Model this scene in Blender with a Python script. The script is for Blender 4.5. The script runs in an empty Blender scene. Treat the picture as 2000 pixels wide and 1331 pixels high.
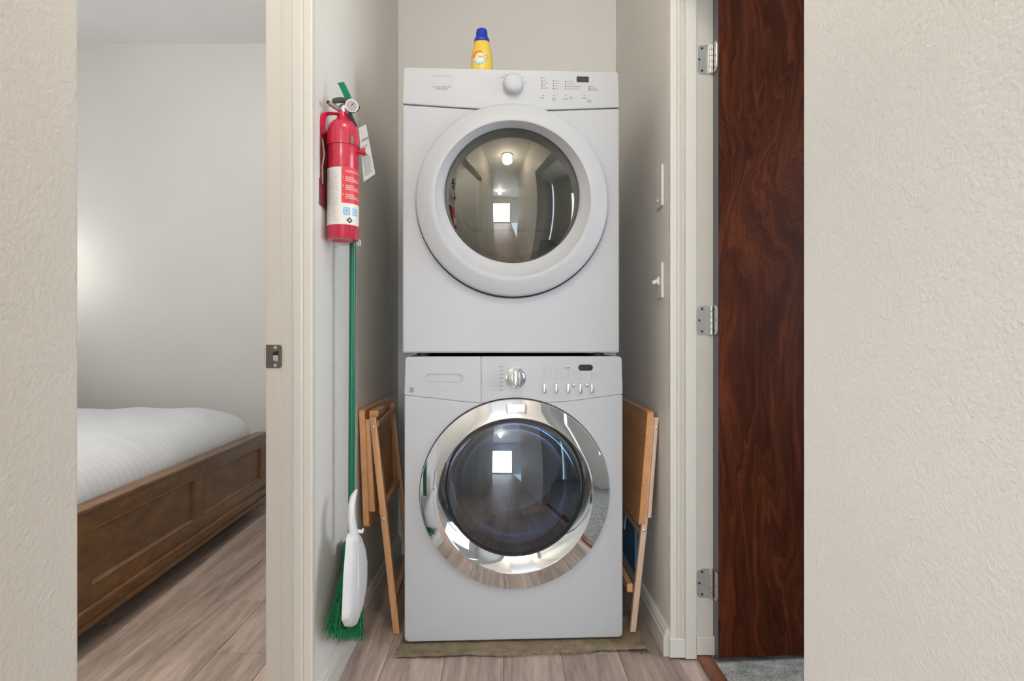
import bpy, bmesh, math, random
from mathutils import Vector, Matrix
random.seed(7)
PI = math.pi
S = bpy.context.scene
C = S.collection

# ------------------------------------------------------------------ camera
H = 0.965            # camera height
F = 1150.0           # focal length in pixels of a 2000 px wide frame
cd = bpy.data.cameras.new('camera'); cam = bpy.data.objects.new('camera', cd); C.objects.link(cam)
cam.location = (0, 0, H); cam.rotation_euler = (PI/2, 0, 0)
cd.sensor_width = 36.0; cd.lens = F/2000*36.0
cd.shift_x = 11/2000; cd.shift_y = 1.5/2000; cd.clip_start = 0.02
S.camera = cam

# ------------------------------------------------------------------ world, light, exposure
S.view_settings.view_transform = 'Standard'; S.view_settings.look = 'None'
S.view_settings.gamma = 1.0; S.view_settings.use_curve_mapping = False
S.view_settings.exposure = 0.27
W = bpy.data.worlds.new('sky'); S.world = W; W.use_nodes = True
W.node_tree.nodes['Background'].inputs[0].default_value = (0.62, 0.78, 1.0, 1)
W.node_tree.nodes['Background'].inputs[1].default_value = 3.0

def area(name, loc, rot, size, power, col, sy=None, spread=None):
    l = bpy.data.lights.new(name, 'AREA'); l.energy = power; l.color = col
    l.shape = 'RECTANGLE'; l.size = size; l.size_y = sy or size
    if spread: l.spread = spread
    o = bpy.data.objects.new(name, l); C.objects.link(o); o.location = loc; o.rotation_euler = rot
    return o
# daylight through the living-room window, the bedroom window and the corridor outside the entry
area('daylight_living', (-0.5, -5.42, 1.08), (PI/2, 0, 0), 1.9, 78, (0.88, 0.94, 1.0), 1.9)
area('daylight_bedroom', (-4.10, 1.9, 1.55), (0, -PI/2, 0), 1.5, 11, (0.97, 0.98, 1.0), 1.7)
area('daylight_landing', (2.22, 1.15, 1.45), (0, PI/2, 0), 1.3, 16.5, (0.95, 0.97, 1.0), 1.3)

# ------------------------------------------------------------------ materials
MATS = {}
def nm(name):
    m = bpy.data.materials.new(name); m.use_nodes = True
    n = m.node_tree.nodes; return m, n, m.node_tree.links, n['Principled BSDF']
def plain(name, col, rough=0.5, metal=0.0, coat=0.0, spec=None):
    m, n, l, b = nm(name)
    b.inputs['Base Color'].default_value = (*col, 1); b.inputs['Roughness'].default_value = rough
    b.inputs['Metallic'].default_value = metal; b.inputs['Coat Weight'].default_value = coat
    if spec is not None: b.inputs['Specular IOR Level'].default_value = spec
    MATS[name] = m; return m
def coords(n, l, scale=(1,1,1), kind='Object'):
    t = n.new('ShaderNodeTexCoord'); mp = n.new('ShaderNodeMapping'); mp.inputs['Scale'].default_value = scale
    l.new(t.outputs[kind], mp.inputs['Vector']); return mp.outputs['Vector']
def noise(n, l, vec, scale, detail=3, rough=0.5, dist=0.0):
    t = n.new('ShaderNodeTexNoise'); t.inputs['Scale'].default_value = scale; t.inputs['Detail'].default_value = detail
    t.inputs['Roughness'].default_value = rough; t.inputs['Distortion'].default_value = dist
    if vec is not None: l.new(vec, t.inputs['Vector'])
    return t
def ramp(n, l, fac, stops):
    r = n.new('ShaderNodeValToRGB'); e = r.color_ramp.elements
    while len(e) < len(stops): e.new(0.5)
    for k, (p, c) in enumerate(stops): e[k].position = p; e[k].color = (*c, 1)
    l.new(fac, r.inputs['Fac']); return r.outputs['Color']
def bump(n, l, b, height, strength, dist=0.002):
    bp = n.new('ShaderNodeBump'); bp.inputs['Strength'].default_value = strength; bp.inputs['Distance'].default_value = dist
    l.new(height, bp.inputs['Height']); l.new(bp.outputs['Normal'], b.inputs['Normal'])

def paint(name, col, bs=0.35, scale=105, rough=0.55):
    m, n, l, b = nm(name); v = coords(n, l)
    t = noise(n, l, v, scale, 2, 0.45, 0.4)
    big = noise(n, l, v, 2.0, 2)
    c2 = tuple(x*0.965 for x in col)
    l.new(ramp(n, l, big.outputs['Fac'], [(0.3, c2), (0.7, col)]), b.inputs['Base Color'])
    b.inputs['Roughness'].default_value = rough
    if bs: bump(n, l, b, t.outputs['Fac'], bs, 0.003)
    MATS[name] = m; return m
paint('wall_paint', (0.77, 0.745, 0.695), 0.40, 165)
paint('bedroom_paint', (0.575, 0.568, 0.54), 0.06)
paint('ceiling_paint', (0.82, 0.81, 0.79), 0.15)
paint('trim_paint', (0.70, 0.672, 0.61), 0.03, 60, 0.32)
plain('white_enamel', (0.53, 0.537, 0.552), 0.36, 0, 0.0, 0.3)
MATS['white_enamel'].node_tree.nodes['Principled BSDF'].inputs['Coat Roughness'].default_value = 0.22
plain('white_plastic', (0.72, 0.725, 0.74), 0.30)
plain('warm_plastic', (0.74, 0.71, 0.65), 0.35)
plain('dark_gap', (0.012, 0.012, 0.014), 0.6)  # near-black, paints the shade inside gaps
plain('black_gloss', (0.015, 0.015, 0.016), 0.15)
plain('chrome', (0.86, 0.87, 0.88), 0.035, 1.0)
plain('satin_chrome', (0.74, 0.74, 0.74), 0.22, 1.0)
plain('nickel', (0.72, 0.71, 0.68), 0.28, 1.0)
plain('bronze', (0.20, 0.175, 0.15), 0.38, 0.9)
plain('print_grey', (0.30, 0.30, 0.31), 0.6)
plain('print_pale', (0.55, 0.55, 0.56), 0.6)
plain('print_faint', (0.47, 0.47, 0.48), 0.5)
plain('print_black', (0.02, 0.02, 0.03), 0.5)
plain('rubber', (0.03, 0.032, 0.036), 0.5)
plain('drum_steel', (0.42, 0.43, 0.45), 0.32, 1.0)
plain('drum_grey', (0.20, 0.19, 0.16), 0.45)
plain('red_paint', (0.56, 0.020, 0.058), 0.22, 0, 0.5)
plain('label_white', (0.76, 0.74, 0.68), 0.4)
plain('label_red', (0.68, 0.045, 0.06), 0.4)
plain('label_blue', (0.12, 0.36, 0.68), 0.4)
plain('label_pale_blue', (0.52, 0.70, 0.86), 0.4)
plain('print_pink', (0.72, 0.42, 0.40), 0.5)
plain('gauge_lilac', (0.40, 0.34, 0.40), 0.25)
plain('shaded_red', (0.20, 0.016, 0.022), 0.4)  # red darkened to paint the shade on the extinguisher's wall bracket
plain('tag_paper', (0.62, 0.60, 0.56), 0.7)
plain('black_plastic', (0.03, 0.028, 0.026), 0.4)
plain('green_lever', (0.0, 0.24, 0.13), 0.3)
plain('green_handle', (0.0, 0.135, 0.072), 0.28)
plain('cap_blue', (0.012, 0.045, 0.46), 0.32)
plain('bottle_yellow', (0.80, 0.56, 0.07), 0.34)
plain('tide_orange', (0.90, 0.22, 0.05), 0.4)
plain('tide_yellow', (0.93, 0.66, 0.10), 0.4)
plain('tide_cream', (0.93, 0.83, 0.62), 0.4)
plain('tide_navy', (0.02, 0.03, 0.16), 0.4)
plain('tide_sky', (0.22, 0.47, 0.72), 0.4)
plain('tide_pale', (0.62, 0.78, 0.86), 0.4)
plain('blue_panel', (0.09, 0.23, 0.42), 0.55)
plain('grey_cloth', (0.40, 0.46, 0.52), 0.8)
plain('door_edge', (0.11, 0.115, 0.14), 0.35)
plain('lamp_base', (0.22, 0.16, 0.11), 0.4)
def emit(name, col, st):
    m, n, l, b = nm(name); b.inputs['Base Color'].default_value = (*col, 1)
    b.inputs['Emission Color'].default_value = (*col, 1); b.inputs['Emission Strength'].default_value = st; MATS[name] = m
emit('lamp_glass', (1.0, 0.90, 0.74), 14.0)
emit('shade_glow', (1.0, 0.93, 0.82), 2.0)

def glassy(name, tint, refl, facing):
    m, n, l, b = nm(name); n.remove(b)
    tr = n.new('ShaderNodeBsdfTransparent'); tr.inputs[0].default_value = (*tint, 1)
    gl = n.new('ShaderNodeBsdfGlossy'); gl.inputs['Color'].default_value = (*refl, 1); gl.inputs['Roughness'].default_value = 0.025
    fr = n.new('ShaderNodeFresnel'); fr.inputs['IOR'].default_value = facing
    mx = n.new('ShaderNodeMixShader'); l.new(fr.outputs[0], mx.inputs[0]); l.new(tr.outputs[0], mx.inputs[1]); l.new(gl.outputs[0], mx.inputs[2])
    l.new(mx.outputs[0], n['Material Output'].inputs['Surface']); MATS[name] = m
glassy('dryer_glass', (0.55, 0.54, 0.50), (1.0, 0.97, 0.86), 2.9)
glassy('washer_glass', (0.40, 0.46, 0.55), (0.85, 0.93, 1.0), 2.3)
glassy('bowl_glass', (0.55, 0.60, 0.68), (0.85, 0.92, 1.0), 1.22)
glassy('window_glass', (0.97, 0.98, 0.98), (1, 1, 1), 1.45)

def wood(name, dark, light, axis, rough=0.38, sc=14, stretch=0.07, bs=0.06, figure=0.0, coat=0.0, rand=0.0):
    m, n, l, b = nm(name)
    s = [1, 1, 1]; s[axis] = stretch
    v = coords(n, l, s)
    if rand:
        oi = n.new('ShaderNodeObjectInfo'); ad = n.new('ShaderNodeVectorMath'); ad.operation = 'ADD'
        cx = n.new('ShaderNodeCombineXYZ'); mu = n.new('ShaderNodeMath'); mu.operation = 'MULTIPLY'; mu.inputs[1].default_value = 37.0
        l.new(oi.outputs['Random'], mu.inputs[0]); l.new(mu.outputs[0], cx.inputs[0]); l.new(mu.outputs[0], cx.inputs[2])
        l.new(v, ad.inputs[0]); l.new(cx.outputs[0], ad.inputs[1]); v = ad.outputs[0]
    t1 = noise(n, l, v, sc, 6, 0.6, 0.6 + figure)
    t2 = noise(n, l, v, sc*9, 3, 0.6, 0.2)
    mix = n.new('ShaderNodeMix'); mix.data_type = 'FLOAT'; mix.inputs[0].default_value = 0.32
    l.new(t1.outputs['Fac'], mix.inputs[2]); l.new(t2.outputs['Fac'], mix.inputs[3])
    mid = tuple((a*0.5+c*0.5) for a, c in zip(dark, light))
    col = ramp(n, l, mix.outputs[0], [(0.33, dark), (0.5, mid), (0.66, light)])
    if rand:
        hs = n.new('ShaderNodeHueSaturation'); mr = n.new('ShaderNodeMapRange')
        mr.inputs['To Min'].default_value = 1-rand; mr.inputs['To Max'].default_value = 1+rand
        l.new(oi.outputs['Random'], mr.inputs['Value']); l.new(mr.outputs[0], hs.inputs['Value']); l.new(col, hs.inputs['Color']); col = hs.outputs['Color']
    l.new(col, b.inputs['Base Color']); b.inputs['Roughness'].default_value = rough; b.inputs['Coat Weight'].default_value = coat
    b.inputs['Coat Roughness'].default_value = 0.15
    bump(n, l, b, mix.outputs[0], bs, 0.002); MATS[name] = m
wood('plank_wood', (0.22, 0.165, 0.14), (0.58, 0.455, 0.385), 1, 0.42, 13, 0.09, 0.10, 0.7, 0, 0.20)
def door_veneer():
    m, n, l, b = nm('door_wood')
    v = coords(n, l, (1, 1, 0.42)); big = noise(n, l, v, 2.3, 4, 0.55, 1.2)
    sx = n.new('ShaderNodeSeparateXYZ'); l.new(coords(n, l), sx.inputs[0])
    cmb = n.new('ShaderNodeCombineXYZ'); ma = n.new('ShaderNodeMath'); ma.operation = 'MULTIPLY_ADD'; ma.inputs[1].default_value = 0.42
    l.new(big.outputs['Fac'], ma.inputs[0]); l.new(sx.outputs[0], ma.inputs[2]); l.new(ma.outputs[0], cmb.inputs[0])
    mz = n.new('ShaderNodeMath'); mz.operation = 'MULTIPLY'; mz.inputs[1].default_value = 0.05; l.new(sx.outputs[2], mz.inputs[0]); l.new(mz.outputs[0], cmb.inputs[2])
    grain = noise(n, l, cmb.outputs[0], 55, 5, 0.62, 0.3)
    fine = noise(n, l, coords(n, l, (1, 1, 0.02)), 330, 2, 0.5)
    c1 = ramp(n, l, grain.outputs['Fac'], [(0.30, (0.036, 0.0085, 0.0030)), (0.50, (0.080, 0.019, 0.0065)), (0.72, (0.165, 0.044, 0.0145))])
    c2 = ramp(n, l, big.outputs['Fac'], [(0.32, (0.62, 0.58, 0.55)), (0.66, (1.12, 1.08, 1.08))])
    c3 = ramp(n, l, fine.outputs['Fac'], [(0.35, (0.86, 0.86, 0.86)), (0.65, (1.08, 1.08, 1.08))])
    out = c1
    for c in (c2, c3):
        mx = n.new('ShaderNodeMix'); mx.data_type = 'RGBA'; mx.blend_type = 'MULTIPLY'; mx.inputs[0].default_value = 1.0
        l.new(out, mx.inputs[6]); l.new(c, mx.inputs[7]); out = mx.outputs[2]
    l.new(out, b.inputs['Base Color']); b.inputs['Roughness'].default_value = 0.42; b.inputs['Specular IOR Level'].default_value = 0.12
    MATS['door_wood'] = m
door_veneer()
wood('bed_wood', (0.070, 0.027, 0.006), (0.215, 0.098, 0.028), 1, 0.36, 9, 0.30, 0.04, 0.8, 0.2)
wood('tray_wood', (0.58, 0.28, 0.115), (0.80, 0.45, 0.21), 2, 0.38, 16, 0.08, 0.03, 0.4, 0.15)
wood('tray_top_wood', (0.56, 0.25, 0.095), (0.78, 0.42, 0.18), 1, 0.33, 16, 0.08, 0.03, 0.4, 0.3)
wood('tray_pale_wood', (0.62, 0.43, 0.31), (0.78, 0.58, 0.45), 2, 0.42, 18, 0.07, 0.03, 0.4, 0.1)
wood('threshold_wood', (0.08, 0.025, 0.013), (0.24, 0.085, 0.042), 1, 0.4, 16, 0.1, 0.05, 0.5, 0.1)

def fabric(name, c1, c2, sc, bs, rough=0.95):
    m, n, l, b = nm(name); v = coords(n, l)
    t = noise(n, l, v, sc, 4, 0.7); big = noise(n, l, v, sc*0.08, 3)
    mix = n.new('ShaderNodeMix'); mix.data_type = 'FLOAT'; mix.inputs[0].default_value = 0.35
    l.new(t.outputs['Fac'], mix.inputs[2]); l.new(big.outputs['Fac'], mix.inputs[3])
    l.new(ramp(n, l, mix.outputs[0], [(0.38, c1), (0.62, c2)]), b.inputs['Base Color']); b.inputs['Roughness'].default_value = rough
    b.inputs['Specular IOR Level'].default_value = 0.1
    bump(n, l, b, t.outputs['Fac'], bs, 0.004); MATS[name] = m
fabric('mat_fabric', (0.17, 0.13, 0.082), (0.42, 0.335, 0.225), 330, 0.8)
fabric('mat_backing', (0.05, 0.055, 0.06), (0.14, 0.15, 0.16), 300, 0.6)
fabric('carpet', (0.16, 0.165, 0.165), (0.62, 0.63, 0.60), 260, 1.0)
def duvet_mat():
    m, n, l, b = nm('duvet_cotton'); v = coords(n, l)
    w = n.new('ShaderNodeTexWave'); w.wave_type = 'BANDS'; w.bands_direction = 'Y'; w.inputs['Scale'].default_value = 8.0
    l.new(v, w.inputs['Vector'])
    l.new(ramp(n, l, w.outputs['Fac'], [(0.40, (0.53, 0.545, 0.575)), (0.60, (0.565, 0.58, 0.61))]), b.inputs['Base Color'])
    r = n.new('ShaderNodeMapRange'); r.inputs['To Min'].default_value = 0.52; r.inputs['To Max'].default_value = 0.7
    l.new(w.outputs['Fac'], r.inputs['Value']); l.new(r.outputs[0], b.inputs['Roughness']); MATS['duvet_cotton'] = m
duvet_mat()
def bristle_mat():
    m, n, l, b = nm('bristle_green'); v = coords(n, l, (1, 1, 1)); t = noise(n, l, v, 160, 2)
    l.new(ramp(n, l, t.outputs['Fac'], [(0.35, (0.0, 0.10, 0.035)), (0.65, (0.02, 0.33, 0.12))]), b.inputs['Base Color'])
    b.inputs['Roughness'].default_value = 0.4; MATS['bristle_green'] = m
bristle_mat()

# ------------------------------------------------------------------ mesh helpers
def obj(name, bm, mat, parent=None, smooth=None, loc=None):
    bmesh.ops.recalc_face_normals(bm, faces=bm.faces)
    me = bpy.data.meshes.new(name); bm.to_mesh(me); bm.free()
    if smooth is not None:
        me.polygons.foreach_set('use_smooth', [True]*len(me.polygons))
        try: me.set_sharp_from_angle(angle=math.radians(abs(smooth)))
        except Exception: pass
    me.materials.append(MATS[mat])
    o = bpy.data.objects.new(name, me); C.objects.link(o)
    if smooth is not None and smooth < 0:
        md = o.modifiers.new('wn', 'WEIGHTED_NORMAL'); md.keep_sharp = True; md.weight = 100; md.mode = 'FACE_AREA'
    if parent: o.parent = parent
    if loc: o.location = loc
    return o
def tag(o, label, cat, group=None, kind=None):
    o['label'] = label; o['category'] = cat
    if group: o['group'] = group
    if kind: o['kind'] = kind
    return o
def thing(name, label, cat, loc=(0,0,0), rz=0, group=None):
    o = bpy.data.objects.new(name, None); C.objects.link(o); o.location = loc; o.rotation_euler = (0,0,rz)
    o.empty_display_size = 0.05
    return tag(o, label, cat, group)
def struct(o, label=None):
    o['kind'] = 'structure'
    if label: o['label'] = label
    return o
def stuff(o): o['kind'] = 'stuff'; return o
def box(bm, x0, x1, y0, y1, z0, z1, bev=0.0, seg=2, M=None):
    vs = [bm.verts.new((x, y, z)) for x in (x0, x1) for y in (y0, y1) for z in (z0, z1)]
    fs = [(0,1,3,2), (4,6,7,5), (0,4,5,1), (2,3,7,6), (0,2,6,4), (1,5,7,3)]
    faces = [bm.faces.new([vs[i] for i in f]) for f in fs]
    geo = vs
    if bev:
        es = list({e for f in faces for e in f.edges})
        r = bmesh.ops.bevel(bm, geom=es, offset=bev, segments=seg, affect='EDGES', profile=0.6)
        geo = list({v for f in r['faces'] for v in f.verts} | {v for v in vs if v.is_valid})
    if M is not None: bmesh.ops.transform(bm, matrix=M, verts=[v for v in geo if v.is_valid])
    return bm
def nb(): return bmesh.new()
def bx(*a, **k): return box(nb(), *a, **k)
def loft(bm, loops, closed=True, cap0=False, cap1=False):
    rings = [[bm.verts.new(p) for p in lp] for lp in loops]
    n = len(rings[0])
    for a, b in zip(rings, rings[1:]):
        for i in range(n if closed else n-1):
            j = (i+1) % n
            bm.faces.new((a[i], a[j], b[j], b[i]))
    if cap0: bm.faces.new(rings[0])
    if cap1: bm.faces.new(rings[-1])
    return rings
def circ_y(r, y, cx=0, cz=0, n=72):          # circle around an axis along y
    return [(cx+r*math.cos(2*PI*k/n), y, cz+r*math.sin(2*PI*k/n)) for k in range(n)]
def circ_z(r, z, cx=0, cy=0, n=40, ry=None):
    ry = r if ry is None else ry
    return [(cx+r*math.cos(2*PI*k/n), cy+ry*math.sin(2*PI*k/n), z) for k in range(n)]
def lathe_y(prof, cx=0, cz=0, n=72, cap0=False, cap1=False, bm=None):
    bm = bm or nb(); loft(bm, [circ_y(p[0], p[1], cx, cz+(p[2] if len(p) > 2 else 0), n) for p in prof], True, cap0, cap1); return bm
def lathe_z(prof, cx=0, cy=0, n=40, cap0=True, cap1=True, flat=1.0, bm=None):
    bm = bm or nb(); loft(bm, [circ_z(r, z, cx, cy, n, r*flat) for r, z in prof], True, cap0, cap1); return bm
def tube(bm, pts, r, n=10, caps=True):
    pts = [Vector(p) for p in pts]; loops = []
    rs = r if isinstance(r, (list, tuple)) else [r]*len(pts)
    up = None
    for i, p in enumerate(pts):
        d = (pts[min(i+1, len(pts)-1)]-pts[max(i-1, 0)]).normalized()
        if up is None: up = d.orthogonal().normalized()
        up = (up - d*up.dot(d)).normalized(); w = d.cross(up)
        loops.append([tuple(p+(up*math.cos(2*PI*k/n)+w*math.sin(2*PI*k/n))*rs[i]) for k in range(n)])
    loft(bm, loops, True, caps, caps); return bm
def curve(pts, n=6):                         # Catmull-Rom through the points
    P_ = [Vector(p) for p in pts]; P_ = [P_[0]*2-P_[1]]+P_+[P_[-1]*2-P_[-2]]; out = []
    for i in range(1, len(P_)-2):
        a, b, c, d = P_[i-1:i+3]
        for k in range(n):
            t = k/n; out.append(0.5*((2*b)+(c-a)*t+(2*a-5*b+4*c-d)*t*t+(3*b-a-3*c+d)*t**3))
    return out+[P_[-2]]
def ribbon(bm, pts, ups, w, t):              # flat strap: pts along it, ups = width direction
    loops = []
    pts = [Vector(p) for p in pts]
    for i, p in enumerate(pts):
        d = (pts[min(i+1, len(pts)-1)]-pts[max(i-1, 0)]).normalized()
        u = Vector(ups[i] if isinstance(ups, list) else ups).normalized(); nrm = d.cross(u).normalized()
        loops.append([tuple(p+u*a*w/2+nrm*b*t/2) for a, b in ((-1,-1),(1,-1),(1,1),(-1,1))])
    loft(bm, loops, True, True, True); return bm
def offset(poly, d):                         # inset a CCW (x,z) polygon by d
    n = len(poly); out = []
    for i in range(n):
        a, b, c = Vector(poly[i-1]), Vector(poly[i]), Vector(poly[(i+1) % n])
        e1, e2 = (b-a), (c-b)
        if e1.length < 1e-9 or e2.length < 1e-9: out.append(tuple(b)); continue
        n1 = Vector((-e1.y, e1.x)).normalized(); n2 = Vector((-e2.y, e2.x)).normalized()
        m = (n1+n2); k = m.dot(n1)
        out.append(tuple(b + m*(d/max(k, 0.3))))
    return out
def rounded(pts, rad, seg=5):                # round the corners of a CCW polygon; rad per corner
    out = []; n = len(pts)
    for i in range(n):
        a, b, c = Vector(pts[i-1]), Vector(pts[i]), Vector(pts[(i+1) % n])
        r = rad[i] if isinstance(rad, (list, tuple)) else rad
        if r <= 0: out.append(tuple(b)); continue
        d1 = (a-b).normalized(); d2 = (c-b).normalized(); ang = d1.angle(d2)
        t = min(r/math.tan(ang/2), (a-b).length*0.49, (c-b).length*0.49); p, q = b+d1*t, b+d2*t
        for k in range(seg+1):
            s = k/seg; out.append(tuple(p.lerp(b, s).lerp(b.lerp(q, s), s)))
    return out
def densify(poly, step):
    out = []
    for i, p in enumerate(poly):
        a, b = Vector(p), Vector(poly[(i+1) % len(poly)]); k = max(1, int((b-a).length/step))
        out += [tuple(a.lerp(b, j/k)) for j in range(k)]
    return out
def slab(poly, y0, y1, bev=0.003, bm=None, axis='y', backbev=False):   # front at y0, back at y1
    bm = bm or nb()
    f = (lambda p, y: (p[0], y, p[1])) if axis == 'y' else ((lambda p, x: (x, p[0], p[1])) if axis == 'x' else (lambda p, z: (p[0], p[1], z)))
    sg = 1 if y1 > y0 else -1
    L = []
    if bev: L += [[f(p, y0) for p in offset(poly, bev)], [f(p, y0+sg*bev*0.3) for p in offset(poly, bev*0.3)]]
    L.append([f(p, y0+sg*bev) for p in poly])
    if bev and backbev:
        L += [[f(p, y1-sg*bev) for p in poly], [f(p, y1-sg*bev*0.3) for p in offset(poly, bev*0.3)], [f(p, y1) for p in offset(poly, bev)]]
    else: L.append([f(p, y1) for p in poly])
    loft(bm, L, True, True, True); return bm
def holed(poly, hc, hole, y0, y1, bev=0.006, lip=0.02, capback=False, capdepth=None):
    """a front panel (x,z polygon) with a hole; hole(angle)->radius"""
    bm = nb(); poly = densify(poly, 0.02)
    hp = []
    for p in poly:
        a = math.atan2(p[1]-hc[1], p[0]-hc[0]); r = hole(a); hp.append((hc[0]+r*math.cos(a), hc[1]+r*math.sin(a)))
    hi = [(hc[0]+(q[0]-hc[0])*0.985, hc[1]+(q[1]-hc[1])*0.985) for q in hp]
    L = [[(p[0], lip, p[1]) for p in hi], [(p[0], y0+0.003, p[1]) for p in hi], [(p[0], y0, p[1]) for p in hp],
         [(p[0], y0, p[1]) for p in offset(poly, bev)], [(p[0], y0+bev*0.3, p[1]) for p in offset(poly, bev*0.3)],
         [(p[0], y0+bev, p[1]) for p in poly], [(p[0], y1, p[1]) for p in poly]]
    loft(bm, L, True, bool(capback), True); return bm
def rect(x0, x1, z0, z1): return [(x0, z0), (x1, z0), (x1, z1), (x0, z1)]
def pill(w, h, n=8):
    r = min(w, h)/2; out = []
    if h >= w: cs = [((0, h/2-r), 0), ((0, -h/2+r), PI)]
    else: cs = [((w/2-r, 0), -PI/2), ((-w/2+r, 0), PI/2)]
    for (c, a0) in cs:
        for k in range(n+1):
            a = a0+PI*k/n; out.append((c[0]+r*math.cos(a), c[1]+r*math.sin(a)))
    return out
def shift(poly, dx, dz): return [(p[0]+dx, p[1]+dz) for p in poly]
def text_bm(txt, size, shear=0.0, align='CENTER', space=1.0, extr=0.0):   # flat text mesh in x,z, facing -y
    cu = bpy.data.curves.new('t', 'FONT'); cu.body = txt; cu.size = size; cu.shear = shear; cu.align_x = align; cu.space_character = space
    cu.align_y = 'CENTER'; cu.resolution_u = 3; cu.extrude = extr
    o = bpy.data.objects.new('t', cu); C.objects.link(o)
    bpy.context.view_layer.update()
    me = bpy.data.meshes.new_from_object(o.evaluated_get(bpy.context.evaluated_depsgraph_get()))
    bpy.data.objects.remove(o); bpy.data.curves.remove(cu)
    bm = nb(); bm.from_mesh(me); bpy.data.meshes.remove(me)
    for v in bm.verts: v.co = Vector((v.co.x, -v.co.z, v.co.y))
    return bm
def move(bm, dx, dy, dz):
    for v in bm.verts: v.co += Vector((dx, dy, dz))
    return bm
def P(px, py, Y): return Vector(((px-989)*Y/F, Y, H-(py-667)*Y/F))      # a measured point at depth Y

# ------------------------------------------------------------------ the setting
XL, XR, YB = -0.4915, 0.4985, 2.679       # closet side walls and back wall
YJL, YJR = 1.491, 1.797                   # far jambs of the bedroom door and the entry door
YEL, YER = 0.678, 0.990                   # where the near corridor walls end
XLo, XRo = -0.609, 0.632                  # outer faces of those walls
YW, CEIL = 3.50, 2.736                    # bedroom far wall, ceiling
BX0, BY0 = -4.2, 0.35
LX0, LX1, LY0, LY1 = -3.0, 2.2, -5.5, -0.85

fl = struct(obj('floor', bx(-4.4, XRo-0.05, -5.7, 3.7, -0.08, -0.0045), 'plank_wood'))
# planks: rows along depth, those the photograph shows
pw, plen = 0.178, 1.22
plank_meshes = {}
def plank(x, y0, y1):
    key = round(y1-y0, 3)
    if key not in plank_meshes:
        L = y1-y0; b = bx(-pw/2+0.0006, pw/2-0.0006, -L/2+0.0006, L/2-0.0006, -0.0045, 0, bev=0.0008, seg=1)
        me = bpy.data.meshes.new('plank'); bmesh.ops.recalc_face_normals(b, faces=b.faces); b.to_mesh(me); b.free(); me.materials.append(MATS['plank_wood'])
        plank_meshes[key] = me
    o = bpy.data.objects.new('plank', plank_meshes[key]); C.objects.link(o); o.parent = fl; o.location = (x, (y0+y1)/2, 0)
for r in range(13):
    x = -1.70 + r*pw
    if x+pw/2 > XRo-0.05: break
    ymax = YW if x < -0.62 else YB+0.05
    off = (0.0, 0.71, 0.36, 0.98, 0.18, 0.55)[r % 6]
    y = 1.15 - off
    while y < ymax:
        a, b = max(y, 1.15), min(y+plen, ymax)
        if b-a > 0.05: plank(x, a, b)
        y += plen

def wall(name, *a, mat='wall_paint'): return struct(obj(name, bx(*a, bev=0), mat))
ZB = -0.02
wl = struct(obj('wall_corridor_left', bx(XLo, XL, LY1, YEL, ZB, CEIL, bev=0.006, seg=3), 'wall_paint'), 'textured beige wall at the left edge')
wr = struct(obj('wall_corridor_right', bx(XR, XRo, LY1, YER, ZB, CEIL, bev=0.006, seg=3), 'wall_paint'), 'textured beige wall at the right edge')
wall('wall_closet_left', XLo, XL, YJL+0.02, YB+0.1, ZB, CEIL)
wall('wall_closet_right', XR, XRo, YJR+0.02, YB+0.1, ZB, CEIL)
wall('wall_closet_back', XL, XR, YB, YB+0.1, ZB, CEIL)
wall('wall_over_bedroom_door', XLo, XL, YEL, YJL+0.02, 2.07, CEIL)
wall('wall_over_entry_door', XR, XRo, YER, YJR+0.02, 2.07, CEIL)
wall('wall_bedroom_back', BX0, XLo, YW, YW+0.1, ZB, CEIL, mat='bedroom_paint')
wall('wall_bedroom_side', XLo-0.012, XLo, YJL+0.03, YW, ZB, CEIL, mat='bedroom_paint')
wall('wall_bedroom_near', BX0, XLo, BY0-0.1, BY0, ZB, CEIL, mat='bedroom_paint')
# bedroom window wall
def window_wall(name, axis, at, t, a0, a1, w0, w1, z0, z1, mat):
    bm = nb()
    for (p, q, r, s) in ((a0, w0, ZB, CEIL), (w1, a1, ZB, CEIL), (w0, w1, ZB, z0), (w0, w1, z1, CEIL)):
        if axis == 'x': box(bm, at-t, at, p, q, r, s)
        else: box(bm, p, q, at-t, at, r, s)
    return struct(obj(name, bm, mat))
window_wall('wall_bedroom_left', 'x', BX0, 0.1, BY0-0.1, YW+0.1, 1.0, 2.8, 0.7, 2.3, 'bedroom_paint')
window_wall('wall_living_back', 'y', LY0, 0.1, LX0, LX1, -1.5, 0.5, 0.06, 2.10, 'wall_paint')
wall('wall_living_left', LX0-0.1, LX0, LY0-0.1, LY1, ZB, CEIL)
wall('wall_living_right', LX1, LX1+0.1, LY0-0.1, LY1, ZB, CEIL)
wall('wall_living_front_left', LX0, XLo, LY1, LY1+0.1, ZB, CEIL)
wall('wall_living_front_right', XRo, LX1, LY1, LY1+0.1, ZB, CEIL)
wall('ceiling', BX0-0.1, 2.4, LY0-0.1, YW+0.1, CEIL, CEIL+0.1, mat='ceiling_paint')
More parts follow.
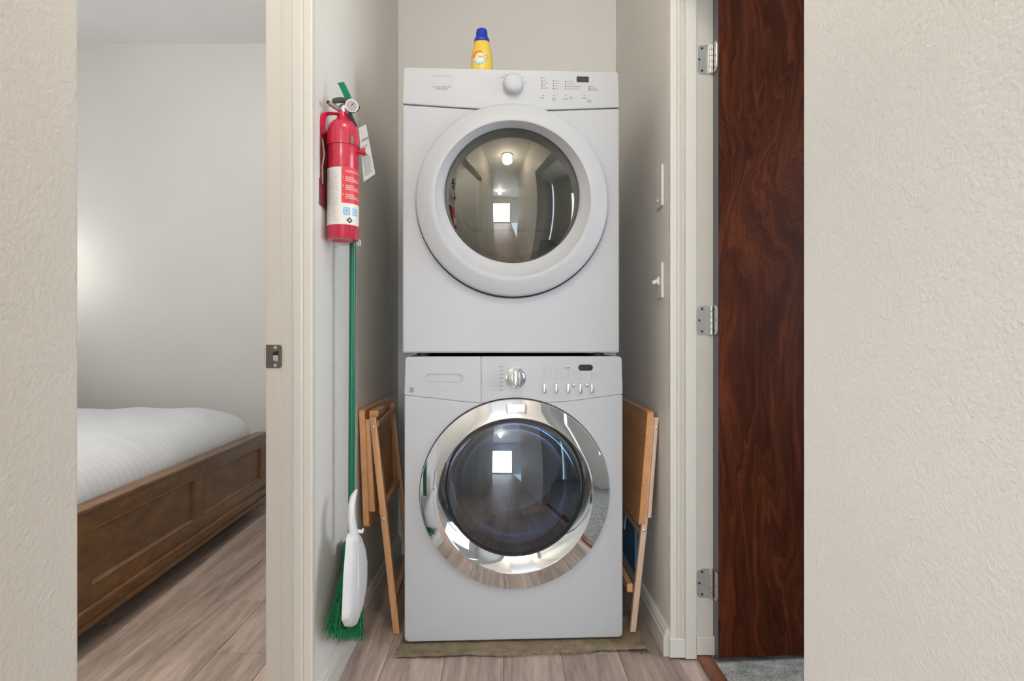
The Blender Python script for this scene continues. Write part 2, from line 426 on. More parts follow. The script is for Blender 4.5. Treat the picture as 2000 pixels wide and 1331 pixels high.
# windows of the two rooms that give the daylight
def window(name, axis, at, w0, w1, z0, z1):
    bm = nb(); e = 0.05; mid = (w0+w1)/2
    for (p, q, r, s) in ((w0, w0+e, z0, z1), (w1-e, w1, z0, z1), (w0+e, w1-e, z0, z0+e), (w0+e, w1-e, z1-e, z1), (mid-0.02, mid+0.02, z0+e, z1-e)):
        if axis == 'x': box(bm, at-0.07, at-0.02, p, q, r, s)
        else: box(bm, p, q, at-0.07, at-0.02, r, s)
    o = struct(obj(name, bm, 'trim_paint'))
    g = bx(at-0.05, at-0.046, w0+e, w1-e, z0+e, z1-e) if axis == 'x' else bx(w0+e, w1-e, at-0.05, at-0.046, z0+e, z1-e)
    obj('pane', g, 'window_glass', o)
window('window_1', 'x', BX0, 1.0, 2.8, 0.7, 2.3)
window('window_2', 'y', LY0, -1.5, 0.5, 0.06, 2.10)
window('window_3', 'x', 2.4, 0.45, 1.85, 0.75, 2.15)
# landing outside the entry door
struct(obj('floor_landing', bx(XRo-0.012, 2.4, LY1+0.1, 3.2, -0.08, -0.002), 'carpet'), 'grey flecked carpet beyond the entry door')
wall('wall_landing_far', XRo, 2.4, 3.1, 3.2, ZB, CEIL)
window_wall('wall_landing_right', 'x', 2.4, 0.1, LY1+0.1, 3.1, 0.45, 1.85, 0.75, 2.15, 'wall_paint')
struct(obj('trim_threshold', bx(0.580, 0.624, YER, YJR-0.002, -0.004, 0.010, bev=0.004), 'threshold_wood'), 'reddish brown wooden threshold strip')

# baseboards of the closet: flat board with a rounded top lip
def base_profile(t, h): return [(0, 0), (t, 0), (t, h-0.026), (t-0.003, h-0.022), (t-0.004, h-0.012), (t-0.009, h-0.003), (0.002, h), (0, h)]
def baseboard(name, side, y0, y1, t=0.014, h=0.086):
    bm = nb(); s = 1 if side == 'l' else -1; x = XL if side == 'l' else XR
    loft(bm, [[(x+s*a, y, z) for a, z in base_profile(t, h)] for y in (y0, y1)], True, True, True)
    return struct(obj(name, bm, 'trim_paint'))
baseboard('baseboard_left', 'l', YJL+0.001, YB)
baseboard('baseboard_right', 'r', YJR+0.004, YB, 0.018)
bb = nb(); loft(bb, [[(x, YB-a, z) for a, z in base_profile(0.014, 0.086)] for x in (XL+0.016, XR-0.02)], True, True, True)
struct(obj('baseboard_back', bb, 'trim_paint'))
struct(obj('baseboard_bedroom', bx(BX0, XLo-0.012, YW-0.014, YW, 0, 0.086, bev=0.004), 'trim_paint'))

# left jamb (bedroom door) with stop, beads and strike plate
j = struct(obj('trim_1', bx(XLo, -0.530, YJL, YJL+0.02, 0, 2.07, bev=0.002), 'trim_paint'), 'cream painted door jamb with strike plate')
obj('jamb_edge', bx(XLo+0.001, -0.572, YJL-0.0012, YJL+0.01, 0, 2.07, bev=0.0006), 'trim_paint', j)
obj('door_stop', bx(-0.537, -0.513, YJL-0.011, YJL+0.02, 0, 2.07, bev=0.004, seg=3), 'trim_paint', j)
obj('bead', bx(-0.514, XL+0.002, YJL-0.007, YJL+0.02, 0, 2.07, bev=0.005, seg=4), 'trim_paint', j)
zs = P(0, 696.5, YJL).z
sp = obj('strike_plate', holed(rounded(rect(-0.608, -0.568, -0.0292, 0.0292), [0.001, 0.007, 0.007, 0.001]), (-0.583, 0.0), lambda a: min(0.0075/max(abs(math.cos(a)), 1e-6), 0.0135/max(abs(math.sin(a)), 1e-6)), 0, 0.0022, 0.0005, 0.002), 'bronze', j, loc=(0, YJL-0.0034, zs))
obj('latch_hole', bx(-0.5915, -0.5745, 0.0012, 0.002, -0.0145, 0.0145), 'dark_gap', sp)
obj('latch_tongue', bx(-0.590, -0.577, 0.0002, 0.0011, -0.0125, 0.003, bev=0.0003), 'nickel', sp)
obj('lip', bx(-0.6125, -0.6075, 0.0, 0.012, -0.019, 0.024, bev=0.001), 'nickel', sp)
for z in (-0.0225, 0.0225):
    obj('screw', lathe_y([(0.0042, 0.0), (0.0042, -0.0007), (0.002, -0.0009)], -0.584, z, 14, True, True), 'nickel', sp)

# right jamb (entry door): board, stop, grooved edge, base blocks
j2 = struct(obj('trim_2', bx(XR+0.001, XRo, YJR, YJR+0.02, 0, 2.07, bev=0.002), 'trim_paint'), 'cream painted entry door jamb with base blocks')
obj('bead', bx(XR, 0.519, YJR-0.005, YJR+0.02, 0, 2.07, bev=0.004, seg=3), 'trim_paint', j2)
obj('bead', bx(0.521, 0.530, YJR-0.003, YJR+0.02, 0, 2.07, bev=0.0025, seg=3), 'trim_paint', j2)
obj('door_stop', bx(0.5435, 0.577, YJR-0.012, YJR+0.02, 0, 2.07, bev=0.003, seg=3), 'trim_paint', j2)
obj('base_block', bx(XR-0.003, 0.5432, YJR-0.013, YJR+0.01, 0.004, 0.062, bev=0.003), 'trim_paint', j2)
obj('base_block', bx(0.5775, XRo+0.004, YJR-0.010, YJR+0.01, 0.011, 0.066, bev=0.003), 'trim_paint', j2)
# head jambs
struct(obj('trim_3', bx(XLo, XL, YEL, YJL+0.02, 2.05, 2.07, bev=0.002), 'trim_paint'))
struct(obj('trim_4', bx(XR, XRo, YER, YJR+0.02, 2.05, 2.07, bev=0.002), 'trim_paint'))

# entry door, standing open beyond the jamb
ang = math.atan2(0.022, 0.263)
door = struct(obj('door_1', bx(0.0012, 0.82, 0, 0.044, 0.014, 2.045, bev=0.002), 'door_wood', loc=(0.634, 1.763, 0)), 'dark red-brown wooden entry door standing open')
door.rotation_euler = (0, 0, ang)
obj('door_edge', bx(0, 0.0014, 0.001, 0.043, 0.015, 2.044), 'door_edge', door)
def hinge(zc, k):
    pl = rounded(rect(0.0, 0.037, -0.0445, 0.0445), [0.016, 0, 0, 0.016], 6)
    h = obj('hinge', slab(pl, 0, 0.0025, 0.0006), 'nickel', door)
    h.parent = None; h.location = (0.5805, YJR-0.0026, zc)
    for x, z in ((0.016, 0.034), (0.0075, 0.0), (0.016, -0.034)):
        obj('screw', lathe_y([(0.0038, 0.0), (0.0038, -0.0006), (0.0022, -0.0004), (0.0018, 0.0006)], x, z, 14, True, True), 'bronze', h)
    for i in range(5):
        z0 = -0.0445+i*0.0178
        obj('knuckle', lathe_z([(0.0055, z0+0.0004), (0.0062, z0+0.001), (0.0062, z0+0.0168), (0.0055, z0+0.0174)], 0.0415, -0.004, 16), 'satin_chrome', h)
    dl = obj('door_leaf', slab(rounded(rect(-0.034, 0.0, -0.0445, 0.0445), [0.016, 0, 0, 0.016], 6), 0.0485, 0.051, 0.0005, axis='x'), 'nickel', h)
    for y, z in ((-0.018, 0.033), (-0.025, 0.0), (-0.018, -0.033)):
        b = lathe_y([(0.0034, 0.0), (0.0034, -0.0006), (0.002, -0.0004)], 0, 0, 12, True, True)
        bmesh.ops.transform(b, matrix=Matrix.Translation((0.0485, y, z)) @ Matrix.Rotation(-PI/2, 4, 'Z'), verts=b.verts)
        obj('door_leaf_screw', b, 'bronze', h)
    return h
for k, (py, lab) in enumerate(((117, 'top hinge of the dark entry door, pale nickel'), (626, 'middle hinge of the dark entry door, silver nickel'), (1139, 'lowest hinge of the dark entry door, near the floor'))):
    h = hinge(P(0, py, YJR).z, k); tag(h, lab, 'hinge', 'hinges of the entry door')

# switch plates on the closet's right wall
def switch(name, label, yc, zc, hh, toggle):
    t = thing(name, label, 'switch', (XR, yc, zc), 0)
    obj('plate', slab(rounded(rect(-0.035, 0.035, -hh/2, hh/2), 0.004), -0.0065, -0.0002, 0.0025, axis='x'), 'warm_plastic', t)
    if toggle:
        obj('toggle_collar', bx(-0.012, -0.006, -0.006, 0.006, -0.013, 0.013, bev=0.002), 'warm_plastic', t)
        b = bx(-0.020, 0, -0.0045, 0.0045, -0.006, 0.006, bev=0.0025)
        bmesh.ops.transform(b, matrix=Matrix.Translation((-0.009, 0, 0.002)) @ Matrix.Rotation(math.radians(-28), 4, 'Y'), verts=b.verts)
        obj('toggle', b, 'warm_plastic', t)
    else:
        obj('button', bx(-0.010, -0.006, 0.006, 0.014, -0.046, -0.038, bev=0.002), 'warm_plastic', t)
    for z in (-0.030, 0.030):
        b = lathe_y([(0.0032, 0), (0.0032, -0.0008), (0.0015, -0.001)], 0, 0, 12, True, True)
        bmesh.ops.transform(b, matrix=Matrix.Translation((-0.0066, 0, z*hh/0.114)) @ Matrix.Rotation(-PI/2, 4, 'Z'), verts=b.verts)
        obj('screw', b, 'warm_plastic', t)
switch('wall_plate', 'tall cream wall plate higher up beside the dryer', 1.903, 1.463, 0.132, False)
switch('light_switch', 'cream toggle light switch lower down beside the dryer', 1.903, 1.160, 0.114, True)

# ------------------------------------------------------------------ stacked machines
DRY_L, DRY_R = Vector((-0.328, 1.858)), Vector((0.3636, 1.892))
WAS_L, WAS_R = Vector((-0.3215, 1.858)), Vector((0.373, 1.889))
def place(L, R): m = (L+R)/2; d = R-L; return (m.x, m.y), math.atan2(d.y, d.x), d.length
(dx, dy), da, dw = place(DRY_L, DRY_R)
(wx, wy), wa, ww = place(WAS_L, WAS_R)
DZ, WZ, MH = 0.928, 0.015, 0.903
def D(px, py):      # elevation of the dryer front, measured
    return ((px-998)/424*dw, (690-py)/(559-9*(px-786)/424)*MH)
def Wm(px, py):
    return ((px-1003)/426*ww, (1255-py-(-7*(px-790)/426) - 7*(px-790)/426*1.0 + 0)/560*MH) if False else ((px-1003)/426*ww, ((1255-7*(px-790)/426)-py)/(559-7*(px-790)/426)*0.9015)

dryer = thing('clothes_dryer', 'white front-loading dryer with a white door ring, stacked on the washer', 'dryer', (dx, dy, DZ), da)
hw = dw/2
seamL, seamM, seamR = D(786, 203)[1], D(998, 216)[1], D(1210, 210)[1]
g = 0.0013
bp = [(-hw, 0.0), (hw, 0.0), (hw, seamR-g), (D(1065, 0)[0], D(1065, 215)[1]-g), (0, seamM-g), (D(937, 0)[0], D(937, 213)[1]-g), (-hw, seamL-g)]
body = rounded(bp, [0.006, 0.006, 0.010, 0, 0, 0, 0.010])
DC = (0.0016, 0.483)
obj('cabinet', holed(body, DC, lambda a: 0.262, 0, 0.66, 0.006, 0.05), 'white_enamel', dryer)
obj('seam_shadow', bx(-hw+0.006, hw-0.006, 0.012, 0.6, seamM-0.03, seamL+0.02), 'dark_gap', dryer)
pp = [(D(937, 0)[0], D(937, 213)[1]+g), (0, seamM+g), (D(1065, 0)[0], D(1065, 215)[1]+g), (hw, seamR+g), (hw-0.004, MH), (-hw+0.004, MH), (-hw, seamL+g)]
pp = rounded(pp, [0, 0, 0, 0.008, 0.008, 0.008, 0.008])
b = slab(densify(pp, 0.03), 0, 0.60, 0.003)
TILT = 0.0
def tilt_y(z): return (z-0.785)*TILT
for v in b.verts:
    if v.co.y < 0.3: v.co.y += tilt_y(v.co.z)
cp = obj('control_panel', b, 'white_enamel', dryer)
obj('top_panel', bx(-hw+0.004, hw-0.004, 0.10, 0.66, MH-0.02, MH+0.0006, bev=0.002), 'white_enamel', dryer)
# door
ring = [(0.300, 0.006), (0.3045, -0.008), (0.3045, -0.017), (0.302, -0.0215), (0.297, -0.0245), (0.280, -0.0305), (0.262, -0.036), (0.2495, -0.039), (0.2445, -0.0375), (0.2425, -0.033), (0.226, -0.012, 0.014), (0.2165, -0.002, 0.019), (0.2150, 0.012, 0.020)]
dd = obj('door_ring', lathe_y(ring, DC[0], DC[1], 112), 'white_enamel', dryer, 40)
obj('door_gap_shade', lathe_y([(0.3058, 0.004), (0.3058, -0.0075), (0.262, -0.0075), (0.262, 0.03)], DC[0], DC[1]-0.0036, 96), 'dark_gap', dryer, 40)  # near-black ring paints the shade in the gap around the door
GC = (DC[0], DC[1]+0.020)
R_ = 0.47; rg = 0.2155
dome = [(rg*math.sin(PI/2*k/22), 0.004 - (math.sqrt(R_**2-(rg*math.sin(PI/2*k/22))**2)-math.sqrt(R_**2-rg**2))*0.92) for k in range(22, 0, -1)]
obj('door_glass', lathe_y(dome, GC[0], GC[1], 96, False, True), 'dryer_glass', dd, 180)
obj('glass_rim', lathe_y([(0.2155, 0.010), (0.2155, 0.014), (0.192, 0.02), (0.190, 0.05), (0.2, 0.06)], GC[0], GC[1], 80), 'rubber', dd, 40)
obj('drum', lathe_y([(0.262, 0.052), (0.30, 0.10), (0.30, 0.50), (0.27, 0.55), (0.05, 0.56)], DC[0], DC[1], 64, False, True), 'drum_grey', dryer, 40)
# lint duct shelf seen through the lower half of the glass
shelf = [(GC[0]+0.168*math.cos(t), GC[1]-0.035+0.115*math.sin(t)) for t in [PI+PI*k/24 for k in range(25)]]
shelf = [(x, max(z, GC[1]-0.108)) for x, z in shelf]
tb = nb(); tube(tb, [(x, 0.03, z) for x, z in shelf], 0.004, 8); obj('door_pan_edge', tb, 'rubber', dd, 60)
# handle scoop highlights on the ring
# knob
kx, kz = D(1000, 166)
ky = tilt_y(kz)
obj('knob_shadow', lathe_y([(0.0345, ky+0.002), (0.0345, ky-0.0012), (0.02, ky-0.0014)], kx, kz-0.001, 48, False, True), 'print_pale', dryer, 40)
kn = obj('knob', lathe_y([(0.0325, ky), (0.0328, ky-0.012), (0.030, ky-0.022), (0.0255, ky-0.0275), (0.017, ky-0.0295), (0.004, ky-0.030)], kx, kz, 48, False, True), 'white_enamel', dryer, 40)
# prints on the panel
def flat(poly, y, bm, depth=0.0006): slab(poly, y-depth, y+0.0004, 0, bm)
def dbox(bm, x0, y0, x1, y1):
    a, b2 = D(x0, y1), D(x1, y0); flat(rect(a[0], b2[0], a[1], b2[1]), tilt_y((a[1]+b2[1])/2), bm)
b = nb(); a, c = D(1125, 160), D(1149, 149.5); flat(rounded(rect(a[0], c[0], a[1], c[1]), 0.002), tilt_y(a[1]), b, 0.001); obj('display', b, 'black_gloss', dryer)
b = nb(); tx = nb()
for x, ys, ws in ((1056.5, (152.5, 157.5, 162.2, 167, 171.8), (5, 4, 8, 4, 8)), (1079.5, (158, 163, 167.5, 172.7), (7, 10, 5, 6)), (1103.3, (159, 163.5, 168.5, 173.6), (14, 15, 26, 26)), (1149.7, (168.8, 172.7, 175.5), (8, 11, 16))):
    for yy, w in zip(ys, ws):
        dbox(b, x-0.9, yy-0.9, x+0.9, yy+0.9)
        xx = x+3.2
        while xx < x+3.2+w:
            s = min(random.uniform(2.5, 6), x+3.2+w-xx); dbox(tx, xx, yy-0.7, xx+s, yy+0.6); xx += s+1.1
stuff(obj('indicator_lights', b, 'print_black', dryer))
for (x0, x1, yy) in ((1053, 1061, 191), (1077, 1083, 191.5), (1076, 1084, 195), (1098, 1108, 193), (1110, 1117, 190), (1111.5, 1114, 193.5), (1136, 1144, 191), (1146, 1154, 195.2), (1146.5, 1154, 199)):
    dbox(tx, x0, yy-0.8, x1, yy+0.8)
for (x0, x1, yy) in ((976, 983, 151), (984, 994, 146), (998, 1006, 143.8), (1009, 1013, 146.5), (1017.5, 1022, 152), (1023, 1027, 159)):
    dbox(tx, x0, yy-0.6, x1, yy+0.6)
for (x0, x1, yy) in ((844, 850, 169.8), (851.5, 860, 169.8), (861.5, 872, 169.8), (873, 880, 169.8), (851, 861, 173.8), (862.5, 873, 173.8)):
    dbox(tx, x0, yy-0.9, x1, yy+0.9)
stuff(obj('printed_text', tx, 'print_grey', dryer))
a = D(862, 149); t_ = move(text_bm('FRIGIDAIRE', 0.0125, 0, 'CENTER', 1.12), a[0], tilt_y(a[1])-0.0007, a[1])
obj('brand_lettering', t_, 'print_faint', dryer)
b = nb()
for x in (1060, 1081, 1104, 1141): p = D(x, 184.5); flat(shift(pill(0.009, 0.006), p[0], p[1]), tilt_y(p[1]), b, 0.002)
stuff(obj('touch_buttons', b, 'white_enamel', dryer, 40))
for sx in (-1, 1):
    for yy in (0.05, 0.58): obj('foot', lathe_z([(0.02, -0.0114), (0.02, -0.003), (0.012, 0.001)], sx*(hw-0.06), yy, 18), 'rubber', dryer)

washer = thing('washing_machine', 'white front-loading washer with a chrome door ring, under the dryer', 'washer', (wx, wy, WZ), wa)
hw2 = ww/2; WH = 0.9015
sl, sm_, sr = Wm(790, 771)[1], Wm(1003, 790)[1], Wm(1216, 770)[1]
g = 0.0007
s1, s2 = Wm(900, 784), Wm(1110, 784)
bp = [(-hw2, 0), (hw2, 0), (hw2, sr-g), (s2[0], s2[1]-g), (0, sm_-g), (s1[0], s1[1]-g), (-hw2, sl-g)]
WC = (0.002, 0.4665)
obj('cabinet', holed(rounded(bp, [0.016, 0.016, 0.006, 0, 0, 0, 0.006]), WC, lambda a: 0.268, 0, 0.70, 0.003, 0.06), 'white_enamel', washer)
obj('seam_backing', bx(-hw2+0.006, hw2-0.006, 0.004, 0.6, sm_-0.008, WH-0.004), 'white_enamel', washer)
xs = Wm(938, 0)[0]
dp = [(-hw2, sl+g), (s1[0], s1[1]+g), (xs-g, Wm(938, 787)[1]+g), (xs-g, WH), (-hw2+0.003, WH)]
hc = Wm(866.5, 738.5); hwid, hhgt = 0.060, 0.0145
def slot(a):
    best = 10
    c, s = abs(math.cos(a)), abs(math.sin(a))
    lo, hi = 0.0, 0.2
    for _ in range(40):
        m = (lo+hi)/2; x, z = m*c, m*s
        q = max(x-(hwid-hhgt), 0); inside = (q*q+z*z) < hhgt*hhgt
        lo, hi = (m, hi) if inside else (lo, m)
    return lo
dpoly = densify(rounded(dp, [0.003, 0, 0.002, 0.002, 0.012]), 0.004)
drawer = obj('detergent_drawer', holed(dpoly, hc, slot, 0, 0.05, 0.0012, 0.047, True), 'white_enamel', washer)
obj('handle_scoop', slab(shift(pill(0.112, 0.011), hc[0], hc[1]-0.0088), 0.003, 0.020, 0.003), 'white_enamel', drawer, 40)
qp = [(xs+g, Wm(938, 787)[1]+g), (0, sm_+g), (s2[0], s2[1]+g), (hw2, sr+g), (hw2-0.003, WH), (xs+g, WH)]
obj('control_panel', slab(densify(rounded(qp, [0.002, 0, 0, 0.003, 0.014, 0.002]), 0.02), 0, 0.05, 0.0012), 'white_enamel', washer)
obj('top_panel', bx(-hw2+0.006, hw2-0.006, 0.02, 0.70, WH-0.012, WH-0.0005, bev=0.002), 'dark_gap', washer)  # coloured near-black to paint the shade between the machines
for sx in (-1, 1):
    for yy in (0.06, 0.62): obj('foot', lathe_z([(0.022, -0.0065), (0.022, 0.002), (0.014, 0.006)], sx*(hw2-0.06), yy, 18), 'rubber', washer)
# door: chrome band, edge, funnel
cr = [(0.292, 0.006), (0.2995, -0.004), (0.3005, -0.0105), (0.2985, -0.0135), (0.272, -0.0245), (0.2475, -0.0335), (0.2440, -0.0342), (0.2418, -0.0325)]
wd = obj('door_ring', lathe_y(cr, WC[0], WC[1], 128), 'chrome', washer, 25)
obj('ring_shadow_gap', lathe_y([(0.303, 0.002), (0.303, -0.004), (0.268, -0.004), (0.268, 0.05)], WC[0], WC[1]+0.0012, 96), 'dark_gap', washer, 40)
EO = 0.0215                                  # the glass sits above the ring's centre
obj('ring_funnel', lathe_y([(0.2418, -0.0325), (0.236, -0.026, 0.006), (0.228, -0.014, 0.014), (0.2212, -0.001, EO)], WC[0], WC[1], 128), 'chrome', wd, 60)
obj('gasket', lathe_y([(0.2212, -0.003, EO), (0.2200, 0.003, EO), (0.215, 0.007, EO), (0.208, 0.010, EO), (0.203, 0.020, EO), (0.198, 0.05, EO)], WC[0], WC[1], 96), 'rubber', wd, 50)
R2, rg2 = 0.60, 0.2185
dome2 = [(rg2*math.sin(PI/2*k/20), 0.004 - (math.sqrt(R2**2-(rg2*math.sin(PI/2*k/20))**2)-math.sqrt(R2**2-rg2**2))*0.95) for k in range(20, 0, -1)]
obj('door_glass', lathe_y(dome2, WC[0], WC[1]+EO, 96, False, True), 'washer_glass', wd, 180)
obj('inner_bowl', lathe_y([(0.200, 0.030), (0.194, 0.055), (0.178, 0.090), (0.152, 0.120), (0.125, 0.136), (0.100, 0.141), (0.02, 0.143)], WC[0], WC[1]+EO, 96, False, True), 'bowl_glass', wd, 50)
bm = lathe_y([(0.2275, 0.10), (0.25, 0.14), (0.25, 0.50), (0.22, 0.54), (0.10, 0.55), (0.06, 0.53), (0.01, 0.53)], WC[0], WC[1]+0.01, 72, False, True)
obj('drum', bm, 'drum_steel', washer, 40)
# badge
p0, p1 = Wm(986.5, 812), Wm(1026, 786.5)
bz, bxm = (p0[1]+p1[1])/2, (p0[0]+p1[0])/2
bd = obj('badge', slab(densify(rounded(rect(p0[0], p1[0], p0[1], p1[1]), 0.006), 0.004), -0.030, -0.012, 0.003), 'satin_chrome', wd, 40)
obj('badge_lettering', move(text_bm('AFFINITY', 0.0092, 0, 'CENTER', 0.95, 0.0005), bxm, -0.0312, bz), 'print_grey', bd)
# knob
kx, kz = Wm(1005, 738)
obj('knob_well', lathe_y([(0.033, 0.004), (0.033, -0.002), (0.0305, -0.003), (0.030, 0.0)], kx, kz, 56, False, True), 'chrome', washer, 40)
kn = obj('knob', lathe_y([(0.0285, 0.0), (0.0287, -0.010), (0.0265, -0.016), (0.022, -0.0185), (0.004, -0.0195)], kx, kz, 56, False, True), 'chrome', washer, 40)
obj('knob_grip', slab(shift(pill(0.020, 0.054), kx, kz), -0.034, -0.010, 0.005), 'satin_chrome', kn, 40)
def wbox(bm, x0, y0, x1, y1):
    a, c = Wm(x0, y1), Wm(x1, y0); flat(rect(a[0], c[0], a[1], c[1]), 0, bm)
for x in (1062, 1085.5, 1108.7, 1132.5, 1155.7):
    p = Wm(x, 758.5); obj('program_button', slab(shift(pill(0.0125, 0.0335), *p), -0.006, 0.001, 0.003), 'satin_chrome', washer, 45)
for x, y in ((1108, 716), (1118.5, 752.3), (1145.8, 752.3)):
    p = Wm(x, y); obj('round_button', lathe_y([(0.0058, 0.001), (0.0058, -0.003), (0.0035, -0.005), (0.001, -0.0055)], p[0], p[1], 20, False, True), 'satin_chrome', washer, 50)
b = nb(); p0, p1 = Wm(1128, 724), Wm(1157, 712); flat(shift(pill(p1[0]-p0[0], p1[1]-p0[1]), (p0[0]+p1[0])/2, (p0[1]+p1[1])/2), 0, b, 0.001); obj('display', b, 'black_gloss', washer)
b = nb(); tx = nb()
for x, ys, ws in ((1061, (718.5, 723.8, 729.2, 734.8, 740.3), (14, 14, 12, 15, 14)), (1084.7, (718.5, 723.8, 729.2, 734.8, 740.3), (14, 10, 12, 8, 13)), (1108.3, (723.8, 729.2, 734.8, 740.3), (18, 16, 15, 22)), (1131.6, (729.2, 734.8, 740.3), (10, 12, 9)), (1155, (728.5, 732.5, 736.4, 740.3), (14, 10, 8, 33))):
    for yy, w in zip(ys, ws): wbox(b, x-0.8, yy-1, x+0.8, yy+1); wbox(tx, x+4, yy-0.4, x+4+w, yy+0.4)
for yy, w in zip((716, 723.4, 731, 738.6, 746.4, 754, 761.6), (8, 21, 20, 10, 14, 17, 13)):
    for k in range(3): wbox(b, 973.2+2.6*k, yy-1, 975.2+2.6*k, yy+1)
    wbox(tx, 970-w, yy-0.4, 970, yy+0.4)
for x in (1062, 1085.5, 1108.7, 1132.5): wbox(tx, x-7, 771.6, x+7, 772.4)
wbox(tx, 1151, 771.4, 1163, 772.2); wbox(tx, 848, 762, 883, 763)
stuff(obj('indicator_lights', b, 'print_grey', washer)); stuff(obj('printed_text', tx, 'print_faint', washer))
b = nb(); wbox(b, 800, 756.5, 808, 766); em = obj('square_emblem', b, 'print_grey', washer)
b = nb()
for (x0, y0, x1, y1) in ((800.8, 758.8, 807.2, 759.4), (803.4, 761.5, 804.1, 765.4), (805, 762.4, 807.4, 763)):
    p, q = Wm(x0, y1), Wm(x1, y0); flat(rect(p[0], q[0], p[1], q[1]), -0.0007, b)
stuff(obj('emblem_lines', b, 'print_pale', em))

# mat under the machines
def mat_mesh():
    bm = nb(); n = 60; L = []
    fl_, fr_ = Vector((-0.339, 1.783)), Vector((0.437, 1.829))
    rows = [0.0, 0.004, 0.02, 0.05, 0.08, 0.3, 0.74]
    top = []; bot = []
    for j_, r in enumerate(rows):
        rt = []; rb = []
        for i in range(n+1):
            t = i/n; p = fl_.lerp(fr_, t)
            wob = 0.004*math.sin(t*9)+0.003*math.sin(t*23+1)+0.0012*math.sin(t*71) if j_ < 4 else 0
            lift = (0.0035+0.003*math.sin(t*7+0.5)+(0.004 if t > 0.93 else 0))*max(0, 1-r/0.06)
            z = 0.0075+lift
            x = p.x + (0.003*math.sin(r*90) if i in (0, n) else 0)
            rt.append((x, p.y+r+wob, z if r else z-0.001)); rb.append((x, p.y+r+wob, max(0.0, lift-0.001)))
        top.append(rt); bot.append(rb)
    T = loft(bm, top, False); B = loft(bm, bot, False)
    m = len(rows)
    for i in range(n): bm.faces.new((T[0][i], T[0][i+1], B[0][i+1], B[0][i])); bm.faces.new((T[-1][i], T[-1][i+1], B[-1][i+1], B[-1][i]))
    for k in range(m-1):
        for c in (0, n): bm.faces.new((T[k][c], T[k+1][c], B[k+1][c], B[k][c]))
    return bm
mt = obj('floor_mat', mat_mesh(), 'mat_fabric'); tag(mt, 'tan carpet remnant lying under the washing machine', 'mat')
b = nb()
for k in range(170):
    t = random.random(); t = 1-t*t*0.25 if k % 3 == 0 else t
    x = -0.337+0.772*t; y = 1.783+0.046*t + 0.004*math.sin(t*9)+0.003*math.sin(t*23+1)
    a = random.uniform(-0.8, 0.8); ln = random.uniform(0.003, 0.009)*(1.9 if t > 0.965 else 1)
    p = Vector((x, y+0.002, 0.006)); tube(b, [p, p+Vector((math.sin(a)*ln*0.6, -ln*0.55, 0.001)), p+Vector((math.sin(a)*ln*1.2, -ln, -0.003))], 0.0006, 4)
fr = obj('frayed_threads', b, 'mat_backing', mt); fr['kind'] = 'stuff'

# ------------------------------------------------------------------ detergent bottle on the dryer
bt = thing('detergent_bottle', 'yellow laundry detergent bottle with a blue cap on the dryer', 'bottle', (P(941, 0, 2.05).x, 2.05, DZ+MH+0.001), 0)
HB = P(0, 57, 2.05).z - (DZ+MH+0.001)     # full height with cap
zc0 = HB-0.046
prof = [(0.030, 0.0), (0.0365, 0.004), (0.0385, 0.02), (0.0388, 0.075), (0.0375, 0.100), (0.0362, 0.118), (0.0368, 0.122), (0.0355, 0.130), (0.031, 0.148), (0.027, zc0-0.012), (0.0255, zc0+0.002)]
def brad(z):
    for (r0, z0), (r1, z1) in zip(prof, prof[1:]):
        if z0 <= z <= z1: return r0+(r1-r0)*(z-z0)/(z1-z0)
    return prof[-1][0]
FL = 0.68
bb_ = obj('bottle_body', lathe_z(prof, 0, 0, 56, True, True, FL), 'bottle_yellow', bt, 50)
cb = lathe_z([(0.0262, zc0), (0.0268, zc0+0.004), (0.0255, zc0+0.012), (0.0198, zc0+0.0175), (0.0188, zc0+0.036), (0.0172, zc0+0.043), (0.012, zc0+0.046)], 0, 0, 40, True, True, 0.85)
cp_ = obj('cap', cb, 'cap_blue', bt, 45)
rb = nb()
for k in range(28):
    a = 2*PI*k/28; c, s = math.cos(a), math.sin(a)
    tube(rb, [(0.0195*c, 0.0195*0.85*s, zc0+0.0185), (0.0187*c, 0.0187*0.85*s, zc0+0.036)], 0.0007, 5)
obj('cap_ribs', rb, 'cap_blue', cp_, 60)
def onto_bottle(bm, dx, dz, lift):
    for v in bm.verts:
        x, z = v.co.x+dx, v.co.z+dz; r = brad(z); q = max(0.02, 1-(x/r)**2)
        v.co = Vector((x, -FL*r*math.sqrt(q)-lift, z))
    return bm
def arc_patch(r0, r1, a0, a1, n=18, m=3):
    bm = nb(); loft(bm, [[((r0+(r1-r0)*i/m)*math.cos(math.radians(a0+(a1-a0)*k/n)), 0, (r0+(r1-r0)*i/m)*math.sin(math.radians(a0+(a1-a0)*k/n))) for k in range(n+1)] for i in range(m+1)], False); return bm
s_ = F/2.05
lx, lz = (937-941)/s_, P(0, 118, 2.05).z-(DZ+MH+0.001)
for k, (r0, r1, a0, a1, m_, lift) in enumerate(((0.001, 0.0125, 0, 360, 'tide_cream', 0.0006), (0.0125, 0.016, 20, 200, 'tide_yellow', 0.0006), (0.016, 0.0235, 62, 178, 'tide_orange', 0.0006), (0.0125, 0.020, 186, 330, 'tide_pale', 0.0006))):
    obj('label_ring', onto_bottle(arc_patch(r0, r1, a0, a1, 36), lx, lz, lift), m_, bb_)
for k in range(15):
    a = 196+k*13.5
    if a > 400: break
    obj('label_burst', onto_bottle(arc_patch(0.017+0.001*(k % 2), 0.0255+0.003*(k % 3)/2, a, a+7.5, 4, 3), lx, lz, 0.0007), 'tide_sky' if k % 2 else 'tide_pale', bb_)
obj('label_lettering', onto_bottle(text_bm('Tide', 0.0125, 0.25, 'CENTER', 0.9), lx, lz+0.001, 0.001), 'tide_navy', bb_)
